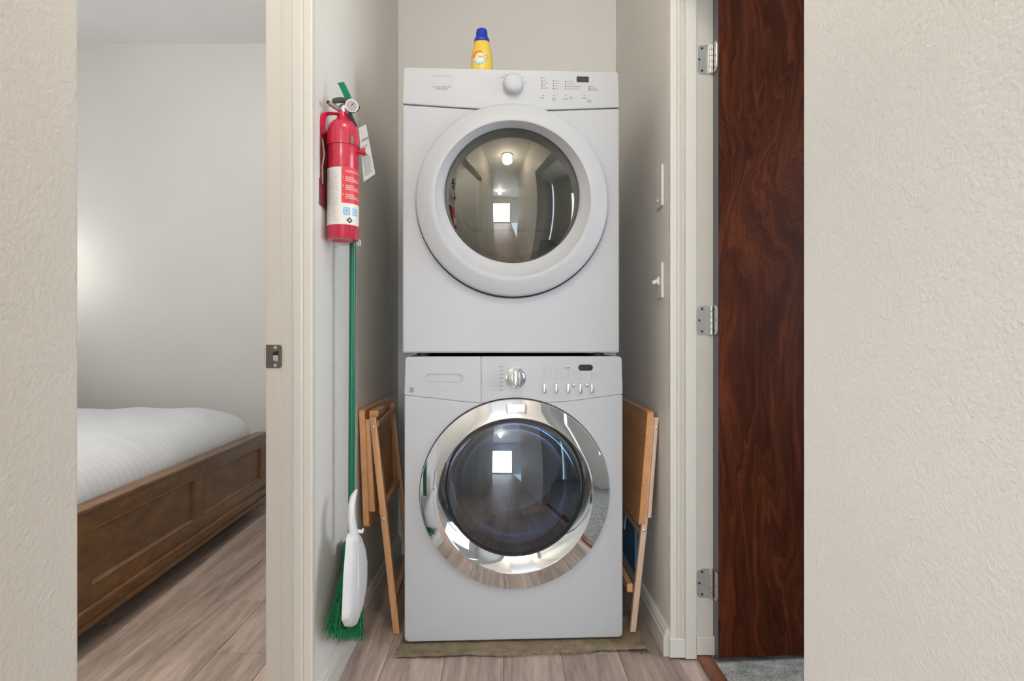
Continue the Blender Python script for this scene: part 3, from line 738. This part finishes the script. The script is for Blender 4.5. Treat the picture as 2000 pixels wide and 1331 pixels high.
obj('label_stripe', onto_bottle(arc_patch(0.0005, 0.002, 0, 360, 12, 1), 0.022, lz+0.002, 0.0007), 'tide_orange', bb_)

# ------------------------------------------------------------------ fire extinguisher on the left wall
EY = 1.60; EX = P(670, 0, EY).x; ER = 0.0415
EZ0, EZ1 = P(0, 470, EY).z, P(0, 262, EY).z
ex = thing('fire_extinguisher', 'red fire extinguisher hanging on the closet wall above the broom', 'extinguisher', (EX, EY, EZ0), 0)
hc_ = EZ1-EZ0
pr = [(0.026, 0.006), (0.034, 0.001), (0.0395, 0.0), (ER, 0.003), (ER, hc_)]
for k in range(1, 9):
    a = k/8*1.25; pr.append((0.0145+(ER-0.0145)*math.cos(a), hc_+0.036*math.sin(a)))
pr += [(0.0165, hc_+0.042), (0.0155, hc_+0.056), (0.012, hc_+0.057)]
cyl = obj('cylinder', lathe_z(pr, 0, 0, 56), 'red_paint', ex, 40)
view = math.atan2(-EY, -EX)                     # direction from the cylinder to the lens
def wrapc(bm, lift):                             # x = arc length right of the view line, z = height
    for v in bm.verts:
        a = view + v.co.x/ER; r = ER+lift
        v.co = Vector((r*math.cos(a), r*math.sin(a), v.co.z))
    return bm
def patch(x0, x1, z0, z1, lift, n=None):
    bm = nb(); n = n or max(2, int((x1-x0)/0.003)); loft(bm, [[(x0+(x1-x0)*k/n, 0, z) for k in range(n+1)] for z in (z0, z1)], False); return wrapc(bm, lift)
def ez(py): return P(0, py, EY-0.04).z-EZ0
lab = obj('label', patch(-0.066, 0.068, ez(438), ez(326), 0.0004), 'label_white', cyl, 60)
obj('label_red_field', patch(-0.004, 0.066, ez(396), ez(325), 0.0007), 'label_red', lab, 60)
b = nb()
def addpatch(b, x0, x1, z0, z1, lift):
    q = patch(x0, x1, z0, z1, lift); me = bpy.data.meshes.new('q'); q.to_mesh(me); q.free(); b.from_mesh(me); bpy.data.meshes.remove(me)
pk = nb()
for k in range(30):
    py = 331+k*3.4
    if py > 432: break
    tgt = pk if k in (9, 10, 11, 24, 25, 26, 27) else b
    addpatch(tgt, -0.060, -0.010-random.uniform(0, 0.012), ez(py+1.1), ez(py), 0.0008)
stuff(obj('label_small_print', b, 'print_pale', lab)); stuff(obj('label_red_print', pk, 'print_pink', lab))
obj('label_heading', wrapc(move(text_bm('INSTRUCTIONS', 0.0085, 0, 'LEFT'), 0.007, 0, ez(334)), 0.001), 'label_white', lab)
b = nb()
for py in (344, 361, 378):
    for q, (x0, x1) in enumerate(((0.006, 0.030), (0.006, 0.046), (0.006, 0.052))): addpatch(b, x0, x1, ez(py+2+q*3.6), ez(py+q*3.6), 0.001)
stuff(obj('label_steps', b, 'print_pink', lab))
for k, py in enumerate((345, 362, 379)):
    obj('label_number', wrapc(move(text_bm(str(k+1), 0.008, 0, 'LEFT'), -0.001, 0, ez(py+1)), 0.001), 'label_white', lab)
for x in (0.001, 0.026):
    pi_ = obj('label_pictogram', patch(x, x+0.017, ez(419), ez(405), 0.0008), 'label_blue', lab)
    obj('pictogram_field', patch(x+0.0022, x+0.0145, ez(417.5), ez(406.5), 0.0011), 'label_pale_blue', pi_)
    q = nb(); 
    for pts in (((x+0.005, ez(415)), (x+0.008, ez(411)), (x+0.012, ez(408))), ((x+0.006, ez(409)), (x+0.010, ez(412)), (x+0.012, ez(416)))):
        tube(q, [(p[0], 0, p[1]) for p in pts], 0.0011, 5)
    for v in q.verts: v.co.y = 0
    obj('pictogram_mark', wrapc(q, 0.0014), 'label_blue', pi_)
q = nb(); dmd = [(0.0, -0.0085), (0.0085, 0), (0, 0.0085), (-0.0085, 0)]
loft(q, [[(0.017+p[0]*s, 0, ez(429.5)+p[1]*s) for p in dmd] for s in (0.45, 1.0)], True); obj('label_diamond', wrapc(q, 0.001), 'print_black', lab)
# band, bracket and clamp of the wall mount
zb = hc_-0.020
st = obj('strap', lathe_z([(ER+0.0004, zb-0.017), (ER+0.0026, zb-0.017), (ER+0.0026, zb+0.017), (ER+0.0004, zb+0.017)], 0, 0, 56, False, False), 'red_paint', ex, 40)
lt = nb(); box(lt, -0.005, 0.005, -ER-0.005, -ER, zb-0.016, zb+0.006, bev=0.001)
bmesh.ops.transform(lt, matrix=Matrix.Rotation(view+PI/2+0.52, 4, 'Z'), verts=lt.verts); obj('strap_latch', lt, 'bronze', st)
wxl = XL-EX
bk = nb(); box(bk, wxl+0.0005, wxl+0.004, -0.050, 0.012, 0.10, hc_+0.004, bev=0.001)
box(bk, wxl+0.0005, wxl+0.0035, -0.056, 0.012, 0.085, 0.155, bev=0.001)
obj('wall_bracket', bk, 'shaded_red', ex)
bk = nb(); tube(bk, [(wxl+0.006, -0.047, hc_-0.03), (wxl+0.012, -0.05, hc_-0.07), (wxl+0.005, -0.045, hc_-0.10), (wxl+0.007, -0.05, hc_-0.15)], 0.003, 7); obj('bracket_spring', bk, 'bronze', ex, 60)
arm = nb(); ribbon(arm, curve([(wxl+0.004, -0.040, hc_-0.012), (wxl+0.004, -0.040, hc_+0.015), (wxl+0.008, -0.036, hc_+0.037), (wxl+0.020, -0.026, hc_+0.046), (-0.015, -0.012, hc_+0.050), (0.004, -0.006, hc_+0.051)]), (0.35, 1, 0), 0.020, 0.003)
obj('hook_arm', arm, 'red_paint', ex, 40)
ck = nb(); tube(ck, [(ER-0.002, 0.004, zb-0.028), (ER+0.012, 0.002, zb-0.028)], 0.006, 12); tube(ck, [(ER+0.010, 0.002, zb-0.028), (ER+0.024, 0.0, zb-0.028)], 0.0105, 16); kk = obj('clamp_knob', ck, 'red_paint', ex, 40)
ck = nb(); tube(ck, [(ER+0.024, 0.0, zb-0.028), (ER+0.028, -0.001, zb-0.028)], 0.011, 16); obj('knob_cap', ck, 'tag_paper', kk, 40)
# valve, nozzle, gauge, levers, tag
zv = hc_+0.056
vb = lathe_z([(0.013, zv-0.004), (0.015, zv+0.004), (0.015, zv+0.016), (0.010, zv+0.022)], 0.003, 0, 20); va = obj('valve_body', vb, 'nickel', ex, 40)
nz = nb(); tube(nz, [(0.0, -0.004, zv+0.004), (-0.012, -0.026, zv+0.006), (-0.024, -0.056, zv+0.008)], [0.0062, 0.0062, 0.0066], 14); no = obj('nozzle', nz, 'nickel', ex, 40)
nz = nb(); tube(nz, [(-0.0237, -0.0553, zv+0.008), (-0.0243, -0.0567, zv+0.0082)], 0.0046, 14); obj('nozzle_bore', nz, 'dark_gap', no)
gd = Vector((0.45, -1, 0)).normalized(); gc = Vector((0.026, -0.014, zv+0.012))
gb = nb(); tube(gb, [gc, gc+gd*0.010], 0.0175, 24); ga = obj('gauge', gb, 'nickel', ex, 40)
gb = nb(); tube(gb, [gc+gd*0.0101, gc+gd*0.0112], 0.0148, 24); gf = obj('gauge_face', gb, 'gauge_lilac', ga, 40)
gb = nb(); tube(gb, [gc+gd*0.0116+Vector((-0.006, 0, -0.004)), gc+gd*0.0116+Vector((0.005, 0, 0.006))], 0.0009, 5); obj('gauge_needle', gb, 'print_black', gf)
lv = nb(); ribbon(lv, curve([(-0.022, -0.018, zv+0.026), (-0.004, -0.010, zv+0.032), (0.014, -0.002, zv+0.030), (0.040, 0.014, zv+0.016)]), (0.5, -1, 0), 0.016, 0.010); obj('handle', lv, 'black_plastic', ex, 40)
lv = nb(); ribbon(lv, curve([(0.018, 0.000, zv+0.026), (0.013, -0.004, zv+0.045), (0.002, -0.010, zv+0.070), (-0.003, -0.012, zv+0.079)]), (1, -0.35, 0), 0.017, 0.007); obj('lever', lv, 'green_lever', ex, 40)
lv = nb(); ribbon(lv, [(0.016, -0.004, zv+0.004), (0.026, -0.008, zv-0.020), (0.036, -0.010, zv-0.040)], [(1, -0.2, 0.3)]*3, 0.012, 0.004); obj('tag_strap', lv, 'black_plastic', ex, 40)
def E(px, py, Y): return P(px, py, Y)-Vector((EX, EY, EZ0))
tg = nb(); q = [E(701, 250, 1.60), E(715, 243, 1.66), E(733, 340, 1.68), E(711, 355, 1.61)]
nrm = (q[1]-q[0]).cross(q[3]-q[0]).normalized()*0.0008
lo_, hi_ = 1.55, 1.80                       # the fourth corner lies in the plane of the other three
for _ in range(40):
    m_y = (lo_+hi_)/2; d0 = (E(733, 340, lo_)-q[0]).dot(nrm); dm = (E(733, 340, m_y)-q[0]).dot(nrm)
    if d0*dm <= 0: hi_ = m_y
    else: lo_ = m_y
q[2] = E(733, 340, m_y)
loft(tg, [[tuple(v) for v in q], [tuple(v+nrm) for v in q]], True, True, True); tgo = obj('inspection_tag', tg, 'tag_paper', ex)
def tagpt(u, v_): return (q[0].lerp(q[1], u)).lerp(q[3].lerp(q[2], u), v_)
def tagbar(b, u0, u1, v0, v1, k=1.6):
    for s in (-1,):
        c = [tagpt(u0, v0), tagpt(u1, v0), tagpt(u1, v1), tagpt(u0, v1)]
        d = nrm.normalized()*0.0006; sgn = 1 if (d.dot(Vector((0.44, -1.6, 0))) > 0) else -1
        base = nrm if sgn > 0 else Vector((0, 0, 0))
        loft(b, [[tuple(p+base+d*sgn*0.2) for p in c], [tuple(p+base+d*sgn) for p in c]], True, True, True)
b = nb(); tagbar(b, 0.15, 0.95, 0.235, 0.275); obj('tag_heading', b, 'print_grey', tgo)
b = nb()
for k in range(16): tagbar(b, 0.12, 0.85-0.2*random.random(), 0.36+0.036*k, 0.371+0.036*k)
stuff(obj('tag_print', b, 'print_grey', tgo))

# wall hook for the broom
hk = thing('broom_clip', 'small white wall clip holding the green broom handle', 'clip', (XL, 1.69, P(0, 470, 1.66).z), 0)
obj('clip_plate', bx(0.0002, 0.006, -0.012, 0.012, -0.016, 0.016, bev=0.002), 'warm_plastic', hk)
obj('clip_jaw', bx(0.005, 0.072, 0.006, 0.012, -0.009, 0.009, bev=0.002), 'warm_plastic', hk)
obj('clip_jaw', bx(0.005, 0.046, -0.0445, -0.040, -0.004, 0.004, bev=0.001), 'bronze', hk)
obj('clip_arm', bx(0.003, 0.010, -0.044, 0.010, -0.004, 0.004, bev=0.001), 'warm_plastic', hk)

# ------------------------------------------------------------------ broom and dustpan
BY = 1.665
bt0, bt1 = P(689.5, 440, BY), P(686.0, 1045, BY)
br = thing('broom', 'green angled broom with a long green handle hung beside the dryer', 'broom', (bt1.x, BY, 0.15), 0)
def L_(v): return Vector(v)-Vector((bt1.x, BY, 0.15))
b = nb(); tube(b, [L_(bt0+Vector((0, 0, 0.10))), L_(bt0+Vector((0, 0, 0.098))), L_(bt1)], [0.006, 0.0092, 0.0094], 18); obj('handle', b, 'green_handle', br, 40)
XB = XL+0.036
hd = [(1.692, 0.322), (1.800, 0.300), (1.800, 0.340), (1.750, 0.380), (1.696, 0.384), (1.692, 0.36)]
b = slab(rounded([(p[0]-BY, p[1]-0.15) for p in hd], 0.012), XB-bt1.x-0.018, XB-bt1.x+0.018, 0.004, axis='x', backbev=True); obj('brush_head', b, 'green_handle', br, -40)
b = nb()
for k in range(520):
    t = random.random()**1.15; y0 = 1.696+0.10*t; z0 = 0.335-0.025*t
    y1 = 1.540+0.26*t+random.uniform(-0.012, 0.012); z1 = 0.205-0.15*t+random.uniform(-0.012, 0.012)
    x0 = XB+random.uniform(-0.013, 0.013); x1 = XB+random.uniform(-0.024, 0.024)
    tube(b, [L_((x0, y0, z0)), L_(((x0+x1)/2+random.uniform(-0.003, 0.003), (y0+y1)/2+0.004, (z0+z1)/2)), L_((x1, y1, z1))], [0.0011, 0.0011, 0.0009], 4)
bs_ = obj('bristles', b, 'bristle_green', br, 60); bs_['kind'] = 'stuff'

dpn = thing('dustpan', 'white plastic dustpan clipped in front of the green broom', 'dustpan', (-0.413, 1.62, 0.19), 0)
out = [(1.590, 0.193), (1.652, 0.212), (1.700, 0.255), (1.708, 0.330), (1.680, 0.385), (1.640, 0.428), (1.585, 0.462), (1.540, 0.452), (1.512, 0.360), (1.4965, 0.256), (1.525, 0.226)]
out = out[::-1]
def area2(p): return sum(p[i-1][0]*p[i][1]-p[i][0]*p[i-1][1] for i in range(len(p)))
if area2(out) < 0: out = out[::-1]
out = densify(rounded(out, 0.016, 4), 0.01)
def dpl(y, z): return (y-1.62, z-0.19)
po = [dpl(*p) for p in out]
b = nb()
def pbul(p, x): return (x, p[0], p[1])
ctr = (1.60-1.62, 0.32-0.19)
def sc_(p, k): return (ctr[0]+(p[0]-ctr[0])*k, ctr[1]+(p[1]-ctr[1])*k)
L = [[pbul(sc_(p, 0.94), 0.004) for p in po], [pbul(sc_(p, 0.97), -0.004) for p in po], [pbul(p, -0.006) for p in po], [pbul(p, -0.002) for p in po],
     [pbul(sc_(p, 0.975), 0.004) for p in po], [pbul(sc_(p, 0.94), 0.009) for p in po], [pbul(sc_(p, 0.86), 0.014) for p in po], [pbul(sc_(p, 0.62), 0.017) for p in po], [pbul(sc_(p, 0.30), 0.018) for p in po]]
loft(b, L, True, True, True); pan = obj('pan', b, 'white_plastic', dpn, 60)
b = nb(); ribbon(b, [(0.013, -0.035, 0.06), (0.018, -0.032, 0.13), (0.016, -0.030, 0.22)], (0, 1, 0), 0.035, 0.006); obj('rib', b, 'white_plastic', pan, 60)
b = nb()
hp = [((0.006, 1.580, 0.430), 0.060, 0.024), ((0.003, 1.576, 0.455), 0.042, 0.022), ((0.000, 1.570, 0.497), 0.032, 0.019), ((-0.001, 1.578, 0.528), 0.030, 0.018), ((0.000, 1.590, 0.548), 0.026, 0.016), ((0.004, 1.604, 0.560), 0.014, 0.008)]
loops = []
for (c, w, t) in hp:
    loops.append([(c[0]+t/2*math.cos(2*PI*k/20), c[1]-1.62+w/2*math.sin(2*PI*k/20), c[2]-0.19) for k in range(20)])
loft(b, loops, True, True, True); hn = obj('handle', b, 'white_plastic', dpn, 60)
b = nb(); tube(b, [(0.010, -0.030, 0.262), (0.022, -0.022, 0.258), (0.024, -0.02, 0.266)], [0.006, 0.005, 0.003], 10); obj('clip', b, 'white_plastic', hn, 60)

# ------------------------------------------------------------------ folded tray tables
def hexa(bm, c0, c1):      # bar between two rectangles given as 4 corners each
    loft(bm, [c0, c1], True, True, True); return bm
def bar(p0, p1, wx_, wy_, bev=0.0025):
    """bar from p0 to p1, section wx_ (in x) by wy_ (in y)"""
    bm = nb(); p0, p1 = Vector(p0), Vector(p1); d = p1-p0; L = d.length
    pts = rounded([(-wx_/2, -wy_/2), (wx_/2, -wy_/2), (wx_/2, wy_/2), (-wx_/2, wy_/2)], bev, 2)
    loft(bm, [[tuple(p+Vector((a, c, 0))) for a, c in pts] for p in (p0, p1)], True, True, True); return bm
def barY(p0, p1, wx_, wz_, bev=0.0025):
    bm = nb(); p0, p1 = Vector(p0), Vector(p1)
    pts = rounded([(-wx_/2, -wz_/2), (wx_/2, -wz_/2), (wx_/2, wz_/2), (-wx_/2, wz_/2)], bev, 2)
    loft(bm, [[tuple(p+Vector((a, 0, c))) for a, c in pts] for p in (p0, p1)], True, True, True); return bm
def leaning(bm, x_at_z0, slope, z0):         # shear x by height
    for v in bm.verts: v.co.x += x_at_z0 + slope*(v.co.z-z0)
    return bm
def bolt(parent, p, sgn=-1):
    b = lathe_y([(0.0048, 0.0), (0.0048, -0.0012), (0.003, -0.0028), (0.001, -0.003)], 0, 0, 14, True, True); move(b, *p); return obj('bolt', b, 'satin_chrome', parent, 40)

tl = thing('folding_tray_table', 'folded wooden tray table leaning between the broom and the washer', 'table', (-0.42, 1.94, 0.0), 0, 'folded tray tables beside the washer')
O = Vector((-0.42, 1.94, 0))
def T(x, y, z): return Vector((x, y, z))-O
# tabletop against the wall, built of glued boards
top = [(1.943, 0.348), (2.425, 0.348), (2.425, 0.738), (1.943, 0.738)]
def tabletop(parent, xw, sgn, zt, zb_, lean, thick, mat, y0, y1, ox, nstr=5):
    """boards glued side by side along y; outer face at xw, thickness towards sgn*x, leaning"""
    tp = None; hgt = (zt-zb_)/nstr
    for k in range(nstr):
        a, c = zb_+k*hgt, zb_+(k+1)*hgt
        pl = rounded([(y0, a), (y1, a), (y1, c), (y0, c)], [0.016 if k == 0 else 0.0006, 0.016 if k == 0 else 0.0006, 0.016 if k == nstr-1 else 0.0006, 0.016 if k == nstr-1 else 0.0006], 4)
        pl = [(p[0]-O_[1], p[1]) for p in pl]
        b = slab(pl, 0, sgn*thick, 0.0005, axis='x', backbev=True)
        leaning(b, xw-O_[0], lean, zt)
        obj('tabletop_board', b, mat, parent, -50)
O_ = O
tabletop(tl, XL+0.0045, 1, 0.738, 0.348, -0.040, 0.019, 'tray_top_wood', 1.943, 2.425, None)
for yy, xo in ((1.940, 0.0), (2.365, -0.022)):
    nm_ = 'leg'
    lg = obj('leg', bar(T(-0.441+xo, yy+0.010, 0.715), T(-0.362+xo, yy+0.010, 0.001), 0.022, 0.020), 'tray_wood', tl, 40)
    rl = obj('rail', bar(T(-0.4625+xo*0.4, yy+0.024, 0.705), T(-0.4455+xo*0.4, yy+0.024, 0.400), 0.020, 0.026), 'tray_wood', tl, 40)
    bolt(lg, T(-0.4385+xo, yy-0.0002, 0.682)); bolt(lg, T(-0.4040+xo, yy-0.0002, 0.378))
    lg2 = obj('inner_leg', bar(T(-0.425+xo, yy+0.034, 0.560), T(-0.366+xo, yy+0.034, 0.012), 0.018, 0.020), 'tray_wood', tl, 40)
obj('clip_block', barY(T(-0.444, 1.972, 0.722), T(-0.448, 2.12, 0.722), 0.030, 0.020), 'tray_wood', tl, 40)
obj('crossbar', barY(T(-0.432, 1.960, 0.690), T(-0.452, 2.365, 0.690), 0.014, 0.018), 'tray_wood', tl, 40)
obj('stretcher', barY(T(-0.374, 1.960, 0.105), T(-0.392, 2.365, 0.105), 0.018, 0.026), 'tray_wood', tl, 40)
obj('stretcher', barY(T(-0.416, 1.960, 0.400), T(-0.436, 2.365, 0.400), 0.016, 0.022), 'tray_wood', tl, 40)

trb = thing('folding_tray_table', 'folded wooden tray table leaning between the washer and the right wall', 'table', (0.44, 1.93, 0.0), 0, 'folded tray tables beside the washer')
O = Vector((0.44, 1.93, 0)); O_ = O
tabletop(trb, 0.4615, 1, 0.735, 0.362, 0.080, 0.0205, 'tray_top_wood', 1.922, 2.405, None)
for yy in (1.926, 2.36):
    lg = obj('leg', bar(T(0.4905, yy+0.012, 0.715), T(0.4150, yy+0.012, 0.0125), 0.019, 0.022), 'tray_pale_wood', trb, 40)
    rl = obj('rail', bar(T(0.4900, yy+0.004, 0.712), T(0.4660, yy+0.004, 0.390), 0.0125, 0.026), 'tray_pale_wood', trb, 40)
    bolt(lg, T(0.4895, yy-0.0088, 0.684)); bolt(lg, T(0.4500, yy+0.0012, 0.345))
obj('stretcher', barY(T(0.408, 1.945, 0.150), T(0.408, 2.36, 0.150), 0.018, 0.028), 'tray_wood', trb, 40)
obj('stretcher', barY(T(0.448, 1.945, 0.330), T(0.448, 2.36, 0.330), 0.014, 0.022), 'tray_pale_wood', trb, 40)

bp_ = thing('blue_board', 'dark blue flat board behind the right wooden tray table', 'board', (0.490, 2.33, 0.087), 0)
b = slab(rounded([(-0.11, 0.0), (0.25, 0.0), (0.25, 0.41), (-0.11, 0.41)], 0.02), -0.0065, 0.0065, 0.003, axis='x', backbev=True); obj('board', b, 'blue_panel', bp_, -40)
b = nb(); ribbon(b, [(-0.034, -0.03, 0.15), (-0.028, -0.03, 0.20), (-0.019, -0.03, 0.28), (-0.010, -0.03, 0.385)], (0, 1, 0), 0.05, 0.004); obj('strap', b, 'grey_cloth', bp_, 60)

# ------------------------------------------------------------------ bed seen through the bedroom door
bA, bB = Vector((-1.2895, 1.745)), Vector((-1.3635, 3.352))
bdir = math.atan2(bB.y-bA.y, bB.x-bA.x)-PI/2
BL = (bB-bA).length
bed = thing('bed', 'dark brown wooden bed with a panelled footboard in the bedroom', 'bed', (bA.x, bA.y, 0.0), bdir)
# local: +y along the footboard, outer face at x=0, bed body towards -x
ZT, ZP1, ZP0, ZM, ZBt = 0.4513, 0.379, 0.200, 0.140, 0.081
obj('footboard_core', bx(-0.050, -0.014, 0.0, BL, ZM-0.01, ZT-0.012), 'bed_wood', bed)
fb = [('top_rail', -0.052, 0.0, 0, BL, ZP1, ZT-0.016), ('bottom_rail', -0.052, 0.0, 0, BL, ZM, ZP0)]
for n_, x0, x1, y0, y1, z0, z1 in fb: obj(n_, bx(x0, x1, y0, y1, z0, z1, bev=0.003), 'bed_wood', bed, 40)
obj('cap_rail', bx(-0.058, 0.007, -0.004, BL+0.004, ZT-0.017, ZT, bev=0.005, seg=3), 'bed_wood', bed, 40)
yc = BL/2
for (y0, y1) in ((0, 0.085), (yc-0.040, yc+0.040), (BL-0.085, BL)): obj('stile', bx(-0.050, -0.0006, y0, y1, ZP0-0.001, ZP1+0.001, bev=0.001), 'bed_wood', bed)
for (y0, y1) in ((0.085, yc-0.040), (yc+0.040, BL-0.085)):
    pn = obj('panel', bx(-0.040, -0.011, y0+0.001, y1-0.001, ZP0, ZP1), 'bed_wood', bed)
    m = nb(); e = 0.012
    prf = lambda d, x: [(x, y0+d, ZP0+d), (x, y1-d, ZP0+d), (x, y1-d, ZP1-d), (x, y0+d, ZP1-d)]
    loft(m, [prf(-0.0005, -0.0015), prf(0.003, 0.001), prf(0.007, -0.004), prf(e, -0.0105)], True); obj('panel_molding', m, 'bed_wood', pn)
obj('base_molding', bx(-0.05, 0.010, -0.004, BL+0.004, ZM-0.014, ZM+0.003, bev=0.005, seg=3), 'bed_wood', bed, 40)
obj('base_rail', bx(-0.05, 0.003, 0, BL, ZBt, ZM-0.012, bev=0.003), 'bed_wood', bed, 40)
obj('base_lip', bx(-0.05, 0.012, -0.002, BL+0.002, ZBt, ZBt+0.016, bev=0.004), 'bed_wood', bed, 40)
for y in (0.02, BL-0.10): obj('leg', bx(-0.26, -0.20, y, y+0.06, 0.001, 0.142, bev=0.003), 'bed_wood', bed)
for y in (0.0, BL-0.03): obj('side_rail', bx(-2.02, -0.052, y+0.001, y+0.028, 0.14, 0.36, bev=0.003), 'bed_wood', bed)
hb = obj('headboard', bx(-2.08, -2.02, -0.02, BL+0.02, 0.05, 1.15, bev=0.006), 'bed_wood', bed)
for y in (0.0, BL-0.06): obj('leg', bx(-2.078, -2.022, y, y+0.06, 0.001, 0.051), 'bed_wood', bed)

# duvet over the mattress (bed's own frame)
mt_ = tag(obj('mattress', bx(-2.015, -0.066, 0.040, BL-0.040, 0.30, 0.424, bev=0.03, seg=3), 'duvet_cotton'), 'white mattress in the dark wooden bed under the duvet', 'mattress')
mt_.location = bed.location; mt_.rotation_euler = bed.rotation_euler
def duvet():
    bm = nb(); nx, ny = 90, 90; X0, X1, Y0_, Y1_ = -1.75, -0.061, 0.012, BL-0.012
    zt, ze = 0.597, 0.435
    rows = []
    for i in range(nx+1):
        u = i/nx; u = 1-(1-u)**1.7; x = X0+(X1-X0)*u; rt = []
        for j_ in range(ny+1):
            v = j_/ny; v = 0.5-0.5*math.cos(PI*v)*(0.75+0.25*abs(math.cos(PI*v))); y = Y0_+(Y1_-Y0_)*v
            tx_ = max(0, (x-(X1-0.30))/0.30); ty = max(0, (y-(Y1_-0.09))/0.09, ((Y0_+0.09)-y)/0.09)
            q = min(1.0, (tx_**2.6+ty**3.2))
            z = ze+(zt-ze)*math.sqrt(max(0, 1-q))
            wr_ = 0.004*math.sin(x*21+3*math.sin(y*5))+0.003*math.sin(y*17+x*9)
            fold = 0.007*math.sin(y*33+2.0*math.sin(y*11))*tx_*(1-tx_*0.4)
            z += (wr_+fold)*(1-q**3)
            rt.append((x, y, z))
        rows.append(rt)
    R = loft(bm, rows, False)
    # closed underside a little below
    lo = [[bm.verts.new((v.co.x, v.co.y, 0.427)) for v in (r[0], r[-1])] for r in R]
    for k in range(nx):
        bm.faces.new((R[k][0], R[k+1][0], lo[k+1][0], lo[k][0])); bm.faces.new((R[k][-1], R[k+1][-1], lo[k+1][1], lo[k][1]))
    e0 = [bm.verts.new((v.co.x, v.co.y, 0.427)) for v in R[-1][1:-1]]; e0 = [lo[-1][0]]+e0+[lo[-1][1]]
    e1 = [bm.verts.new((v.co.x, v.co.y, 0.427)) for v in R[0][1:-1]]; e1 = [lo[0][0]]+e1+[lo[0][1]]
    for k in range(ny):
        bm.faces.new((R[-1][k], R[-1][k+1], e0[k+1], e0[k])); bm.faces.new((R[0][k], R[0][k+1], e1[k+1], e1[k])); bm.faces.new((e0[k], e0[k+1], e1[k+1], e1[k]))
    return bm
dv = tag(obj('duvet', duvet(), 'duvet_cotton', None, 60), 'white satin-striped duvet spread over the wooden bed', 'duvet')
dv.location = bed.location; dv.rotation_euler = bed.rotation_euler
pb = nb()
pil = lathe_z([(0.03, 0.0), (0.15, 0.006), (0.20, 0.04), (0.215, 0.12), (0.19, 0.20), (0.13, 0.235), (0.03, 0.245)], 0, 0, 40, True, True, 0.36)
po_ = tag(obj('pillow', pil, 'duvet_cotton', None, 60), 'white unseen pillow added to cast a shadow on the far wall', 'pillow')  # out of view, put in to throw a shadow on the bedroom wall
po_.location = (-2.63, 3.19, 0.618)

# bedside table and lamp beyond the bed head (their glow falls on the far wall)
ns = thing('nightstand', 'dark wooden nightstand beside the head of the bed', 'nightstand', (-3.1, 3.44, 0), 0)
obj('lamp_shelf', bx(-0.16, 0.16, -0.06, 0.05, 0.70, 0.74, bev=0.004), 'bed_wood', ns)
for sx in (-0.15, 0.11): obj('leg', bx(sx, sx+0.04, -0.05, 0.04, 0.001, 0.70), 'bed_wood', ns)
lm = thing('wall_sconce', 'small globe wall lamp glowing beside the bedroom bed', 'lamp', (-2.68, YW, 1.32), 0)
obj('backplate', bx(-0.05, 0.05, -0.015, -0.0002, -0.08, 0.08, bev=0.005), 'lamp_base', lm)
b = nb(); tube(b, [(0, -0.012, 0), (0, -0.08, 0.0), (0, -0.12, 0.03)], 0.008, 10); obj('arm', b, 'lamp_base', lm, 40)
b = lathe_z([(0.02, 0.03), (0.048, 0.045), (0.062, 0.08), (0.056, 0.12), (0.03, 0.145), (0.008, 0.15)], 0, -0.12, 30); obj('globe', b, 'shade_glow', lm, 60)
pl_ = bpy.data.lights.new('sconce_light', 'POINT'); pl_.energy = 3.4; pl_.color = (1.0, 0.97, 0.93); pl_.shadow_soft_size = 0.06
po2 = bpy.data.objects.new('sconce_light', pl_); C.objects.link(po2); po2.location = (-2.68, YW-0.20, 1.41)

# ------------------------------------------------------------------ corridor ceiling lamp and added fill lamps
def ceiling_lamp(label, x, y, power, r=0.13, col=(1.0, 0.91, 0.79)):
    t = thing('ceiling_lamp', label, 'lamp', (x, y, CEIL), 0)
    obj('canopy', lathe_z([(r, -0.0005), (r, -0.02), (r-0.01, -0.028)], 0, 0, 40), 'nickel', t, 40)
    obj('glass_bowl', lathe_z([(r-0.012, -0.028), (r-0.02, -0.05), (r*0.65, -0.072), (0.01, -0.082)], 0, 0, 40), 'lamp_glass', t, 60)
    l = bpy.data.lights.new('lamp_light', 'POINT'); l.energy = power; l.color = col; l.shadow_soft_size = 0.11
    o = bpy.data.objects.new('lamp_light', l); C.objects.link(o); o.location = (x, y, CEIL-0.20)
ceiling_lamp('round ceiling lamp in the corridor in front of the closet', 0.04, 0.62, 11.5)
ceiling_lamp('unseen round lamp added behind the viewer for fill light', -0.4, -3.0, 40, 0.18)  # added out of view to raise the frontal light
ceiling_lamp('unseen round lamp added to brighten the bedroom floor', -1.15, 1.5, 42, 0.15, (1.0, 0.965, 0.91))  # added out of view because the bedroom floor was too dim
